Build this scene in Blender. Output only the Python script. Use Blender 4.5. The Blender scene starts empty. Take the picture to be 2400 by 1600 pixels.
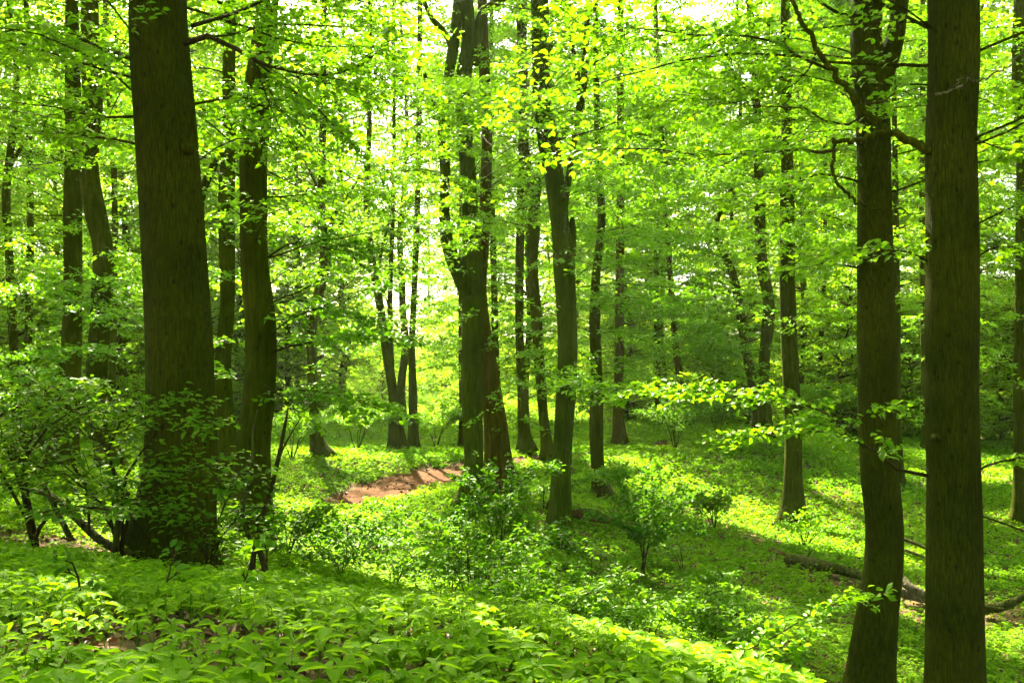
import bpy, math
import numpy as np
from mathutils import Vector

# ------------------------------------------------------------------ camera, world, sun, exposure
SC = bpy.context.scene
COL = SC.collection
EXPOSURE = 3.12
SUN_EL = math.radians(48)
SUN_AZ = math.radians(-19)                 # measured from +Y towards +X
S = np.array([math.sin(SUN_AZ)*math.cos(SUN_EL), math.cos(SUN_AZ)*math.cos(SUN_EL), math.sin(SUN_EL)])
F, CX, HV = 35/36*2352, 1176.0, 862.0       # focal length, centre column and horizon row of the photo (2352 px wide)

cam_d = bpy.data.cameras.new('camera'); cam = bpy.data.objects.new('camera', cam_d); COL.objects.link(cam)
cam_d.lens = 35; cam_d.sensor_width = 36; cam_d.shift_y = (HV-784)/2352
cam_d.clip_start = 0.05; cam_d.clip_end = 3000
cam.location = (0, 0, 0); cam.rotation_euler = (math.radians(90), 0, 0)
SC.camera = cam

world = bpy.data.worlds.new("World"); SC.world = world; world.use_nodes = True
wn = world.node_tree.nodes; bg = wn['Background']
sky = wn.new('ShaderNodeTexSky'); sky.sky_type = 'NISHITA'; sky.sun_disc = False
sky.sun_elevation = SUN_EL; sky.sun_rotation = SUN_AZ
sky.air_density = 1.0; sky.dust_density = 5.0; sky.ozone_density = 0.6
world.node_tree.links.new(sky.outputs[0], bg.inputs[0]); bg.inputs[1].default_value = 0.10

sun_d = bpy.data.lights.new('sun', 'SUN'); sun_d.energy = 5.0; sun_d.angle = math.radians(0.55); sun_d.color = (1.0, 0.94, 0.78)
sun = bpy.data.objects.new('sun', sun_d); COL.objects.link(sun)
sun.rotation_euler = Vector(S).to_track_quat('Z', 'Y').to_euler(); sun.location = tuple(S*50)

SC.view_settings.view_transform = 'Standard'; SC.view_settings.look = 'None'
SC.view_settings.exposure = EXPOSURE; SC.view_settings.gamma = 1.0
cy = SC.cycles
cy.max_bounces = 9; cy.diffuse_bounces = 7; cy.glossy_bounces = 2; cy.transmission_bounces = 7
cy.caustics_reflective = False; cy.caustics_refractive = False
cy.sample_clamp_indirect = 6.0
cy.volume_bounces = 1
cy.use_denoising = True
try: cy.denoiser = 'OPENIMAGEDENOISE'; cy.denoising_prefilter = 'ACCURATE'
except Exception: pass
cy.use_adaptive_sampling = True; cy.adaptive_threshold = 0.02

RNG = np.random.default_rng(11)

# ------------------------------------------------------------------ helpers
def P(u, v, d):
    return np.array([(u-CX)/F*d, d, (HV-v)/F*d])

def norm(a):
    return a/np.maximum(np.linalg.norm(a, axis=-1, keepdims=True), 1e-9)

def hash2(ix, iy, seed):
    h = (ix.astype(np.int64)*374761393 + iy.astype(np.int64)*668265263 + seed*974634777) & 0x7fffffff
    h = ((h ^ (h >> 13))*1274126177) & 0x7fffffff
    return ((h ^ (h >> 16)) & 0xffff)/65535.0

def vnoise(x, y, seed=0):
    x = np.asarray(x, float); y = np.asarray(y, float)
    ix = np.floor(x); iy = np.floor(y); fx = x-ix; fy = y-iy
    fx = fx*fx*(3-2*fx); fy = fy*fy*(3-2*fy)
    a = hash2(ix, iy, seed); b = hash2(ix+1, iy, seed); c = hash2(ix, iy+1, seed); d = hash2(ix+1, iy+1, seed)
    return (a*(1-fx)+b*fx)*(1-fy)+(c*(1-fx)+d*fx)*fy

# ------------------------------------------------------------------ terrain height from survey points
GP = [(0,1240,9.0),(390,1290,9.3),(200,1265,9),(0,1640,2.6),(600,1340,9),(1000,1450,6.5),(1250,1490,5.2),(1500,1545,4.4),(1700,1620,3.8),
      (1176,1640,3.3),(600,1640,2.8),(300,1400,5.5),(700,1420,6),(1000,1365,13.5),(1200,1310,16.5),(700,1262,16),(1500,1385,15),
      (700,1185,23),(1000,1112,27),(800,1150,24),(1080,1165,21),(1150,1125,22.5),(1290,1255,19),(1380,1138,26),(1820,1208,25),
      (1850,1310,19),(2120,1385,17),(2352,1590,12.6),(1800,1510,13),(2010,1650,12),(2200,1790,9),(1700,1420,15.5),(2352,1420,16),
      (735,1048,28),(910,1040,34),(950,1040,36),(1208,1043,32),(1255,1055,30.5),(1420,1014,40),(1760,1010,34),(2100,1100,30),
      (2300,1050,36),(2350,1150,26),(1500,1035,36),(1600,1110,28),(1900,1005,42),(2352,985,50),(0,1110,25),(250,1092,18),(145,1095,20),
      (515,1108,17),(575,1240,12),(640,1105,24),(200,1020,38),(600,1000,46),(1176,968,56),(1700,975,54),(0,985,56)]
gp = np.array([P(*g) for g in GP])
extra = np.array([(-3,-4,-.9),(3,-4,-1.3),(0,0,-1.05),(-3,2,-.95),(0,2,-1.02),(3.2,3,-1.9),(6,4,-3.5),(8,0,-4),(12,6,-4.2),(-8,0,-.8),(-9,6,-1.0),(-14,12,-1.6),
                  (20,20,-3.2),(26,30,-2.2),(-24,28,-2.6),(-40,60,-2.5),(45,55,-1.2),(0,80,-1.0),(-50,90,0),(55,90,1.5),(0,115,2.5),(-70,120,3),(75,120,4)], float)
gp = np.vstack([gp, extra]); SX = 10.0
def _tps(r): return np.where(r > 1e-9, r*r*np.log(np.maximum(r, 1e-9)), 0.0)
def _fit(pts, lam=0.02):
    n = len(pts); A = np.zeros((n+3, n+3)); q = pts[:, :2]/SX
    A[:n, :n] = _tps(np.linalg.norm(q[:, None]-q[None], axis=2))+lam*np.eye(n)
    A[:n, n] = 1; A[:n, n+1:] = q; A[n, :n] = 1; A[n+1:, :n] = q.T
    return np.linalg.solve(A, np.concatenate([pts[:, 2], [0, 0, 0]]))
GW = _fit(gp)
def gz(x, y):
    x = np.atleast_1d(np.asarray(x, float)); y = np.atleast_1d(np.asarray(y, float)); sh = x.shape
    x = x.ravel(); y = y.ravel()
    q = np.stack([np.clip(x, -80, 80), np.clip(y, -12, 120)], 1)/SX; q0 = gp[:, :2]/SX; out = np.empty(len(q))
    for i in range(0, len(q), 20000):
        c = q[i:i+20000]; out[i:i+20000] = _tps(np.linalg.norm(c[:, None]-q0[None], axis=2))@GW[:-3]+GW[-3]+c@GW[-2:]
    out += 0.10*(vnoise(x/2.2, y/2.2, 5)-.5)+0.05*(vnoise(x/.7, y/.7, 6)-.5)
    out += 0.02*np.maximum(y-120, 0)
    return out.reshape(sh)
def gz1(x, y): return float(gz([x], [y])[0])

# ------------------------------------------------------------------ path centre line
PATH = np.array([[P(*q)[0], P(*q)[1]] for q in [(300,1150,21),(560,1185,21.2),(760,1160,23),(900,1130,25.3),(1010,1105,27.8),(1090,1085,29.0),(1200,1065,30.3),(1330,1050,31.5),(1460,1040,34.5),(1560,1030,40)]])
PW = np.array([.25, .35, .45, .65, .85, .65, .38, .3, .25, .25])
def path_dist(x, y):
    best = np.full(np.shape(x), 1e9)
    for i in range(len(PATH)-1):
        a, b = PATH[i], PATH[i+1]; ab = b-a; t = np.clip(((x-a[0])*ab[0]+(y-a[1])*ab[1])/(ab@ab), 0, 1)
        best = np.minimum(best, np.hypot(x-a[0]-t*ab[0], y-a[1]-t*ab[1])-(PW[i]*(1-t)+PW[i+1]*t))
    return best

# ------------------------------------------------------------------ canopy gaps (holes cut in the crowns towards the sun to light chosen spots)
def sunproj(p):
    t = (p[:, 2]+3.0)/S[2]
    return p[:, 0]-S[0]*t, p[:, 1]-S[1]*t
LIT = [  # (u, v, d, radius): spots on ground or leaves the sun reaches
    (1580,1130,27,1.0),(1650,1160,26,1.1),(1720,1190,25,1.2),(1780,1225,23.5,1.0),(1850,1245,22.5,.9),(1920,1270,21.3,.8),(1500,1110,28,.9),(1440,1085,29.5,1.0),
    (1020,1095,28,.5),(980,1110,27.4,.35),(840,1142,24.4,.5),(760,1165,23,.6),(700,1195,22,.9),(850,1190,21,.7),(940,1150,24,.7),
    (650,1090,25,.9),(1180,1065,30,1.0),
    (1620,1370,15.6,.45),(1700,1400,15,.4),(1560,1340,16.6,.4),
    (1050,1515,4.2,.28),(1180,1530,4.1,.2),(950,1510,4.3,.18),(1650,1560,4.2,.35),(1530,1510,4.7,.3),(1420,1480,5.1,.22),(1350,1455,5.6,.25),(1120,1410,6.5,.2),
    (200,1420,4.6,.16),(110,1400,5,.1),(240,1480,3.6,.12),(420,1540,3,.12),
    (2300,1460,14.8,.7),(2340,1500,14,.5),(2120,1250,21,.7),(2290,1110,30,.9),(2100,1100,30,.8),(2352,1190,24,.7),(2130,1340,17,.6),(2110,1380,16.5,.5),
    (1930,1120,28,.7),(1500,1520,12,.5),(1350,1380,14.5,.5),(1560,1440,13,.6),(1330,1330,16,.4),(1100,1265,18,.4),(1000,1320,15,.45),(820,1290,15.5,.5),
    (1260,370,7.5,.5),(1130,215,12,.8),(1330,355,7.6,.4),(2060,600,9,.5),(1940,560,10,.6),(2000,980,9,.5),(1850,1010,10,.5),(1560,930,11,.6),(2330,560,9,.6),(2300,1000,12,.6),
    (1900,1400,8,.5),(1750,1470,8,.4),(60,600,16,1.0),(100,900,13,.8),(250,880,11,.5),(860,760,17,.8),(900,480,18,1.2),(740,600,22,1.2),(1450,900,13,.7)]
_r = np.random.default_rng(4)
LIT += [(_r.uniform(700, 1750), v, 11+(1480-v)*.03, _r.uniform(.25, .5)) for v in _r.uniform(1230, 1480, 22)]
LIT = [(u, v, d, r*(1.4 if d < 8 else 1.1)) for u, v, d, r in LIT]
LITP = np.array([list(P(*l[:3]))+[l[3]] for l in LIT])
def keep_mask(p, upper):
    """which leaves stay: upper-canopy leaves give way to gaps; every leaf gives way above a sunlit spot"""
    n = len(p)
    if n == 0: return np.zeros(0, bool)
    keep = np.ones(n, bool)
    if upper:
        qx, qy = sunproj(p)
        g = .55*vnoise(qx/2.6, qy/2.6, 21)+.45*vnoise(qx/.9, qy/.9, 22)
        frac = np.interp(qy, [0, 12, 25, 40, 60], [.71, .65, .60, .54, .50])
        keep &= g < frac
    for L in LITP:
        w = p-L[:3]; t = w@S
        dist = np.linalg.norm(w-t[:, None]*S, axis=1)
        keep &= ~((t > .8+L[3]*.5) & (dist < L[3]*1.0))
    return keep

# ------------------------------------------------------------------ materials
def new_mat(name):
    m = bpy.data.materials.new(name); m.use_nodes = True
    nt = m.node_tree; nt.nodes.clear(); return m, nt, nt.nodes, nt.links
def ramp(n, stops):
    r = n.new('ShaderNodeValToRGB'); e = r.color_ramp.elements
    while len(e) < len(stops): e.new(.5)
    for i, (p, c) in enumerate(stops): e[i].position = p; e[i].color = (*c, 1)
    return r
def leaf_mat(name, lo, hi, tlo, thi, gloss=.06, rough=.38, trans=.55, veins=False):
    m, nt, n, l = new_mat(name)
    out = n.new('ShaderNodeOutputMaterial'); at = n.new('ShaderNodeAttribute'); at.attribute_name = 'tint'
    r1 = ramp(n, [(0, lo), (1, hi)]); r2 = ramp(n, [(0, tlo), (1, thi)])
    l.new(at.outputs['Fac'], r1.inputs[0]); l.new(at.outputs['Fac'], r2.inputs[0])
    d = n.new('ShaderNodeBsdfDiffuse'); t = n.new('ShaderNodeBsdfTranslucent'); g = n.new('ShaderNodeBsdfGlossy'); g.inputs['Roughness'].default_value = rough
    g.inputs['Color'].default_value = (1, 1, .8, 1)
    l.new(r1.outputs[0], d.inputs[0]); l.new(r2.outputs[0], t.inputs[0])
    mx = n.new('ShaderNodeMixShader'); mx.inputs[0].default_value = trans
    l.new(d.outputs[0], mx.inputs[1]); l.new(t.outputs[0], mx.inputs[2])
    fr = n.new('ShaderNodeFresnel'); fr.inputs[0].default_value = 1.4
    mul = n.new('ShaderNodeMath'); mul.operation = 'MULTIPLY'; mul.inputs[1].default_value = gloss*3.6; l.new(fr.outputs[0], mul.inputs[0])
    m2 = n.new('ShaderNodeMixShader'); l.new(mul.outputs[0], m2.inputs[0]); l.new(mx.outputs[0], m2.inputs[1]); l.new(g.outputs[0], m2.inputs[2])
    l.new(m2.outputs[0], out.inputs[0])
    if veins:
        uv = n.new('ShaderNodeUVMap'); sx = n.new('ShaderNodeSeparateXYZ'); l.new(uv.outputs[0], sx.inputs[0])
        ab = n.new('ShaderNodeMath'); ab.operation = 'ABSOLUTE'; l.new(sx.outputs[0], ab.inputs[0])
        m1 = n.new('ShaderNodeMath'); m1.operation = 'MULTIPLY_ADD'; m1.inputs[1].default_value = -.45; l.new(ab.outputs[0], m1.inputs[0]); l.new(sx.outputs[1], m1.inputs[2])
        fr2 = n.new('ShaderNodeMath'); fr2.operation = 'PINGPONG'; fr2.inputs[1].default_value = .065; l.new(m1.outputs[0], fr2.inputs[0])
        sc = n.new('ShaderNodeMath'); sc.operation = 'MULTIPLY'; sc.inputs[1].default_value = 12; l.new(fr2.outputs[0], sc.inputs[0])
        pw = n.new('ShaderNodeMath'); pw.operation = 'POWER'; pw.inputs[1].default_value = .5; l.new(sc.outputs[0], pw.inputs[0])
        bp = n.new('ShaderNodeBump'); bp.inputs['Strength'].default_value = .3; bp.inputs['Distance'].default_value = .003
        l.new(pw.outputs[0], bp.inputs['Height'])
        for s_ in (d, t, g): l.new(bp.outputs[0], s_.inputs['Normal'])
    return m
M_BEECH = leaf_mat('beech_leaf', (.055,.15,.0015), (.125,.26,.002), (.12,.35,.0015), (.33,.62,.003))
M_FAR = leaf_mat('far_leaf', (.08,.18,.003), (.17,.29,.004), (.20,.43,.003), (.47,.70,.008), gloss=.03)  # paler copy of the beech leaf, background glow put into its colour
M_BUSH = leaf_mat('bush_leaf', (.035,.11,.004), (.085,.19,.004), (.09,.27,.003), (.28,.48,.006), gloss=.035)
M_HERB = leaf_mat('herb_leaf', (.095,.205,.0015), (.15,.29,.002), (.20,.41,.0015), (.34,.58,.003), gloss=.028, rough=.45, veins=True)
M_CARPET = leaf_mat('carpet_leaf', (.08,.19,.0015), (.145,.28,.002), (.16,.38,.0015), (.33,.57,.003), gloss=.03, rough=.45)

def bark_mat(name, c1, c2, c3, ridge, scale, rings=0.0):
    m, nt, n, l = new_mat(name)
    out = n.new('ShaderNodeOutputMaterial'); b = n.new('ShaderNodeBsdfPrincipled'); b.inputs['Roughness'].default_value = .85
    b.inputs['Specular IOR Level'].default_value = .04
    l.new(b.outputs[0], out.inputs[0])
    tc = n.new('ShaderNodeNewGeometry'); mp = n.new('ShaderNodeMapping'); mp.inputs['Scale'].default_value = (scale, scale, scale*.15)
    l.new(tc.outputs['Position'], mp.inputs[0])
    wn_ = n.new('ShaderNodeTexNoise'); wn_.inputs['Scale'].default_value = 1.0; wn_.inputs['Detail'].default_value = 6; wn_.inputs['Roughness'].default_value = .6
    wn_.inputs['Distortion'].default_value = .6; l.new(mp.outputs[0], wn_.inputs['Vector'])
    vo = n.new('ShaderNodeTexVoronoi'); vo.feature = 'DISTANCE_TO_EDGE'; vo.inputs['Scale'].default_value = .9
    mxv = n.new('ShaderNodeVectorMath'); mxv.operation = 'ADD'; sc = n.new('ShaderNodeVectorMath'); sc.operation = 'SCALE'; sc.inputs['Scale'].default_value = .7
    l.new(wn_.outputs['Color'], sc.inputs[0]); l.new(mp.outputs[0], mxv.inputs[0]); l.new(sc.outputs[0], mxv.inputs[1]); l.new(mxv.outputs[0], vo.inputs['Vector'])
    vr = ramp(n, [(0, (0, 0, 0)), (.18, (1, 1, 1))]); l.new(vo.outputs['Distance'], vr.inputs[0])
    big = n.new('ShaderNodeTexNoise'); big.inputs['Scale'].default_value = 1.3; big.inputs['Detail'].default_value = 5; l.new(tc.outputs['Position'], big.inputs['Vector'])
    cr = ramp(n, [(.30, c1), (.52, c2), (.72, c3)]); l.new(big.outputs['Fac'], cr.inputs[0])
    mr = ramp(n, [(.30, (.55, .55, .55)), (.66, (1.3, 1.3, 1.3))]); l.new(wn_.outputs['Fac'], mr.inputs[0])
    mu = n.new('ShaderNodeMix'); mu.data_type = 'RGBA'; mu.blend_type = 'MULTIPLY'; mu.inputs[0].default_value = 1
    mp3 = n.new('ShaderNodeMapping'); mp3.inputs['Scale'].default_value = (9, 9, 5); l.new(tc.outputs['Position'], mp3.inputs[0])
    v3 = n.new('ShaderNodeTexVoronoi'); v3.inputs['Scale'].default_value = 1.0; l.new(mp3.outputs[0], v3.inputs['Vector'])
    sp = ramp(n, [(.10, (.35, .35, .35)), (.17, (1, 1, 1))]); l.new(v3.outputs['Distance'], sp.inputs[0])
    mu0 = n.new('ShaderNodeMix'); mu0.data_type = 'RGBA'; mu0.blend_type = 'MULTIPLY'; mu0.inputs[0].default_value = .8
    l.new(cr.outputs[0], mu0.inputs[6]); l.new(sp.outputs[0], mu0.inputs[7])
    furrow_shade = ramp(n, [(0, (1-.5*min(1, ridge*1.3),)*3), (.14, (1.0, 1.0, 1.0))]); l.new(vo.outputs['Distance'], furrow_shade.inputs[0])  # crevice shade painted into the bark colour along the furrow lines
    mu1 = n.new('ShaderNodeMix'); mu1.data_type = 'RGBA'; mu1.blend_type = 'MULTIPLY'; mu1.inputs[0].default_value = 1.0
    l.new(mu0.outputs[2], mu1.inputs[6]); l.new(furrow_shade.outputs[0], mu1.inputs[7])
    l.new(mu1.outputs[2], mu.inputs[6]); l.new(mr.outputs[0], mu.inputs[7]); l.new(mu.outputs[2], b.inputs['Base Color'])
    h = n.new('ShaderNodeMath'); h.operation = 'MULTIPLY_ADD'; h.inputs[1].default_value = ridge; l.new(vr.outputs[0], h.inputs[0]); l.new(wn_.outputs['Fac'], h.inputs[2])
    last = h.outputs[0]
    if rings:
        mp2 = n.new('ShaderNodeMapping'); mp2.inputs['Scale'].default_value = (1.5, 1.5, 9); l.new(tc.outputs['Position'], mp2.inputs[0])
        n2 = n.new('ShaderNodeTexNoise'); n2.inputs['Scale'].default_value = 1.2; n2.inputs['Detail'].default_value = 3; l.new(mp2.outputs[0], n2.inputs['Vector'])
        h2 = n.new('ShaderNodeMath'); h2.operation = 'MULTIPLY_ADD'; h2.inputs[1].default_value = rings; l.new(n2.outputs['Fac'], h2.inputs[0]); l.new(last, h2.inputs[2]); last = h2.outputs[0]
    bp = n.new('ShaderNodeBump'); bp.inputs['Strength'].default_value = 1.0; bp.inputs['Distance'].default_value = .035
    l.new(last, bp.inputs['Height']); l.new(bp.outputs[0], b.inputs['Normal'])
    return m
M_BARK = bark_mat('ridged_bark', (.036,.043,.001), (.055,.062,.0015), (.078,.080,.003), .35, 50)
M_SMOOTH = bark_mat('smooth_beech_bark', (.034,.042,.001), (.050,.059,.0015), (.072,.076,.003), .08, 20, rings=.5)
M_RED = bark_mat('reddish_bark', (.048,.041,.0015), (.070,.056,.002), (.088,.070,.003), .15, 22)
M_GREENBARK = bark_mat('algae_green_bark', (.034,.052,.0012), (.050,.072,.0018), (.075,.085,.004), .08, 20, rings=.4)
M_TWIG = bark_mat('twig_bark', (.035,.028,.006), (.055,.045,.010), (.08,.065,.016), .1, 40)
M_DEAD = bark_mat('dead_wood', (.10,.08,.035), (.18,.15,.08), (.28,.24,.15), .5, 20)
M_MOSS = bark_mat('mossy_wood', (.040,.045,.008), (.075,.080,.014), (.13,.12,.035), .4, 18)
M_BROWN = bark_mat('rotten_wood', (.09,.05,.022), (.16,.085,.035), (.22,.13,.06), .5, 18)

def soil_mat(name, stops, scale, bump=.5):
    m, nt, n, l = new_mat(name)
    out = n.new('ShaderNodeOutputMaterial'); b = n.new('ShaderNodeBsdfPrincipled'); b.inputs['Roughness'].default_value = .95
    b.inputs['Specular IOR Level'].default_value = .1; l.new(b.outputs[0], out.inputs[0])
    g = n.new('ShaderNodeNewGeometry'); nz = n.new('ShaderNodeTexNoise'); nz.inputs['Scale'].default_value = scale; nz.inputs['Detail'].default_value = 8; nz.inputs['Roughness'].default_value = .7
    l.new(g.outputs['Position'], nz.inputs['Vector'])
    vo = n.new('ShaderNodeTexVoronoi'); vo.inputs['Scale'].default_value = scale*9; l.new(g.outputs['Position'], vo.inputs['Vector'])
    mm = n.new('ShaderNodeMath'); mm.operation = 'MULTIPLY_ADD'; mm.inputs[1].default_value = .25; l.new(vo.outputs['Color'], mm.inputs[0]); l.new(nz.outputs['Fac'], mm.inputs[2])
    r = ramp(n, stops); l.new(mm.outputs[0], r.inputs[0]); l.new(r.outputs[0], b.inputs['Base Color'])
    bp = n.new('ShaderNodeBump'); bp.inputs['Strength'].default_value = bump; bp.inputs['Distance'].default_value = .03; l.new(mm.outputs[0], bp.inputs['Height']); l.new(bp.outputs[0], b.inputs['Normal'])
    return m
M_SOIL = soil_mat('forest_soil', [(.35,(.05,.032,.012)), (.6,(.10,.065,.022)), (.8,(.17,.11,.045))], 3)
M_PATH = soil_mat('path_earth', [(.35,(.055,.020,.003)), (.6,(.085,.032,.006)), (.85,(.12,.050,.012))], 1.5, .3)
def plain_litter():
    m, nt, n, l = new_mat('dry_leaf')
    out = n.new('ShaderNodeOutputMaterial'); at = n.new('ShaderNodeAttribute'); at.attribute_name = 'tint'
    r = ramp(n, [(0,(.06,.030,.010)), (.5,(.17,.085,.030)), (1,(.34,.20,.09))]); l.new(at.outputs['Fac'], r.inputs[0])
    b = n.new('ShaderNodeBsdfPrincipled'); b.inputs['Roughness'].default_value = .7; l.new(r.outputs[0], b.inputs['Base Color']); l.new(b.outputs[0], out.inputs[0])
    return m
M_LITTER = plain_litter()

# ------------------------------------------------------------------ mesh building
def tri_mesh(name, V, T, mat, tint=None, uv=None, smooth=True):
    me = bpy.data.meshes.new(name)
    V = np.ascontiguousarray(V, np.float32); T = np.ascontiguousarray(T, np.int32)
    me.vertices.add(len(V)); me.vertices.foreach_set('co', V.ravel())
    me.loops.add(T.size); me.loops.foreach_set('vertex_index', T.ravel())
    me.polygons.add(len(T)); me.polygons.foreach_set('loop_start', np.arange(0, T.size, 3, dtype=np.int32))
    me.polygons.foreach_set('use_smooth', np.full(len(T), smooth))
    if tint is not None:
        a = me.attributes.new('tint', 'FLOAT', 'POINT'); a.data.foreach_set('value', np.ascontiguousarray(tint, np.float32))
    if uv is not None:
        u = me.uv_layers.new(name='uv'); u.data.foreach_set('uv', np.ascontiguousarray(uv[T.ravel()], np.float32).ravel())
    me.materials.append(mat); me.update(calc_edges=True)
    return me
def link(name, me, parent=None):
    o = bpy.data.objects.new(name, me); COL.objects.link(o)
    if parent is not None: o.parent = parent; o.location = tuple(-np.array(parent.location))
    return o
def tag(o, label=None, cat=None, group=None, kind=None):
    if label: o['label'] = label
    if cat: o['category'] = cat
    if group: o['group'] = group
    if kind: o['kind'] = kind
    return o
def empty(name, loc):
    o = bpy.data.objects.new(name, None); COL.objects.link(o); o.location = tuple(float(c) for c in loc); o.empty_display_size = .3
    return o

class Leaves:
    """collects leaves (position, normal, axis, length, width, tint) and builds one mesh of them"""
    def __init__(s): s.a = []
    def add(s, p, nrm, ax, L, W, t):
        n = len(p)
        if n: s.a.append(np.hstack([p, nrm, ax, np.broadcast_to(L, n).reshape(n, 1), np.broadcast_to(W, n).reshape(n, 1), np.broadcast_to(t, n).reshape(n, 1)]))
    def array(s): return np.vstack(s.a) if s.a else np.zeros((0, 12))
    def build(s, name, mat, parent=None, detail=0, upper=None, droop=.18, fold=.16, arr=None):
        A = s.array() if arr is None else arr
        if upper is not None and len(A): A = A[keep_mask(A[:, :3], upper)]
        if len(A) == 0: return None
        return link(name, leaf_mesh(name, A, mat, detail, droop, fold), parent)
def leaf_mesh(name, A, mat, detail, droop=.18, fold=.16):
    n = len(A); p = A[:, 0:3]; N = norm(A[:, 3:6]); X = A[:, 6:9]; X = norm(X-(X*N).sum(1, keepdims=True)*N); Y = np.cross(N, X)
    L = A[:, 9:10]; W = A[:, 10:11]; tint = A[:, 11]
    if detail == 0:
        loc = [(0, 0, 0), (.45, -.5, fold), (1, 0, -droop), (.45, .5, fold)]; tris = [(0, 1, 2), (0, 2, 3)]
    else:
        k = {1: 2, 2: 4}[detail]
        ts = {2: [.28, .66], 4: [.12, .34, .60, .84]}[k]; ws = {2: [.44, .42], 4: [.28, .48, .46, .24]}[k]
        loc = [(0, 0, 0)]
        for t, w in zip(ts, ws):
            z = -droop*t*t
            loc += [(t+.02, -w, z+fold*w*1.6), (t, 0, z), (t+.02, w, z+fold*w*1.6)]
        loc.append((1, 0, -droop)); tris = []; e = 3*k+1
        tris += [(0, 1, 2), (0, 2, 3)]
        for i in range(k-1):
            a = 1+3*i; b = a+3
            tris += [(a, b, b+1), (a, b+1, a+1), (a+1, b+1, b+2), (a+1, b+2, a+2)]
        a = 1+3*(k-1); tris += [(a, e, a+1), (a+1, e, a+2)]
    loc = np.array(loc); m = len(loc)
    V = p[:, None]+X[:, None]*(L[:, None]*loc[None, :, 0:1])+Y[:, None]*(W[:, None]*loc[None, :, 1:2])+N[:, None]*(L[:, None]*loc[None, :, 2:3])
    T = (np.array(tris)[None]+(np.arange(n)*m)[:, None, None]).reshape(-1, 3)
    uv = None
    if detail == 2: uv = np.tile(np.stack([loc[:, 1], loc[:, 0]], 1), (n, 1))
    return tri_mesh(name, V.reshape(-1, 3), T, mat, np.repeat(tint, m), uv)

class Wood:
    """collects tapering tubes and builds one mesh of them"""
    def __init__(s): s.V = []; s.T = []; s.n = 0
    def tube(s, pts, rad, sides=6, noise=0.0, seed=0, flare=0.0, cap=True):
        pts = np.asarray(pts, float); rad = np.asarray(rad, float); k = len(pts)
        t = np.gradient(pts, axis=0); t = norm(t)
        ref = np.array([1.0, 0.13, 0]) if abs(t[0][2]) > .6 else np.array([0, 0, 1.0])
        u = norm(np.cross(t, ref)); w = np.cross(t, u)
        a = np.arange(sides)/sides*2*math.pi
        R = np.repeat(rad[:, None], sides, 1)
        if noise:
            zz = np.cumsum(np.r_[0, np.linalg.norm(np.diff(pts, axis=0), axis=1)])
            A_, Z_ = np.meshgrid(a, zz)
            R = R*(1+noise*(2*vnoise(np.cos(A_)*1.3+seed*7.1+Z_*.25, np.sin(A_)*1.3+Z_*.9, seed)-1)+noise*.5*(2*vnoise(np.cos(A_)*3+seed, np.sin(A_)*3+Z_*2.3, seed+1)-1))
            if flare:
                f = np.exp(-zz/.45)*flare
                R = R*(1+f[:, None]*(.55+.6*np.maximum(0, np.cos(A_*5+seed*1.7+1.0*np.sin(A_+seed)))))
        V = pts[:, None]+R[..., None]*(np.cos(a)[None, :, None]*u[:, None]+np.sin(a)[None, :, None]*w[:, None])
        i = np.arange(k-1)[:, None]*sides; j = np.arange(sides)[None]; jn = (j+1) % sides
        q = np.stack([i+j, i+jn, i+sides+jn, i+sides+j], -1).reshape(-1, 4)
        T = np.vstack([q[:, [0, 1, 2]], q[:, [0, 2, 3]]])
        V = V.reshape(-1, 3)
        if cap:
            V = np.vstack([V, pts[0], pts[-1]]); c0 = k*sides; jj = np.arange(sides)
            T = np.vstack([T, np.stack([np.full(sides, c0), (jj+1) % sides, jj], 1), np.stack([np.full(sides, c0+1), (k-1)*sides+jj, (k-1)*sides+(jj+1) % sides], 1)])
        s.V.append(V); s.T.append(T+s.n); s.n += len(V)
    def build(s, name, mat, parent=None):
        if not s.V: return None
        return link(name, tri_mesh(name, np.vstack(s.V), np.vstack(s.T), mat), parent)

def smooth_poly(pts, n):
    """Catmull-Rom through rows of pts (any width), n rows out"""
    p = np.asarray(pts, float); m = len(p)
    if m == 2: return p[0]+(p[1]-p[0])*np.linspace(0, 1, n)[:, None]
    d = np.r_[0, np.cumsum(np.linalg.norm(np.diff(p[:, :3], axis=0), axis=1))]; x = np.linspace(0, d[-1], n)
    i = np.clip(np.searchsorted(d, x, side='right')-1, 0, m-2); h = (d[i+1]-d[i]); t = ((x-d[i])/h)[:, None]
    sl = np.gradient(p, d, axis=0); a, b = p[i], p[i+1]; ma, mb = sl[i]*h[:, None], sl[i+1]*h[:, None]
    return (2*t**3-3*t**2+1)*a+(t**3-2*t**2+t)*ma+(-2*t**3+3*t**2)*b+(t**3-t**2)*mb

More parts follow.
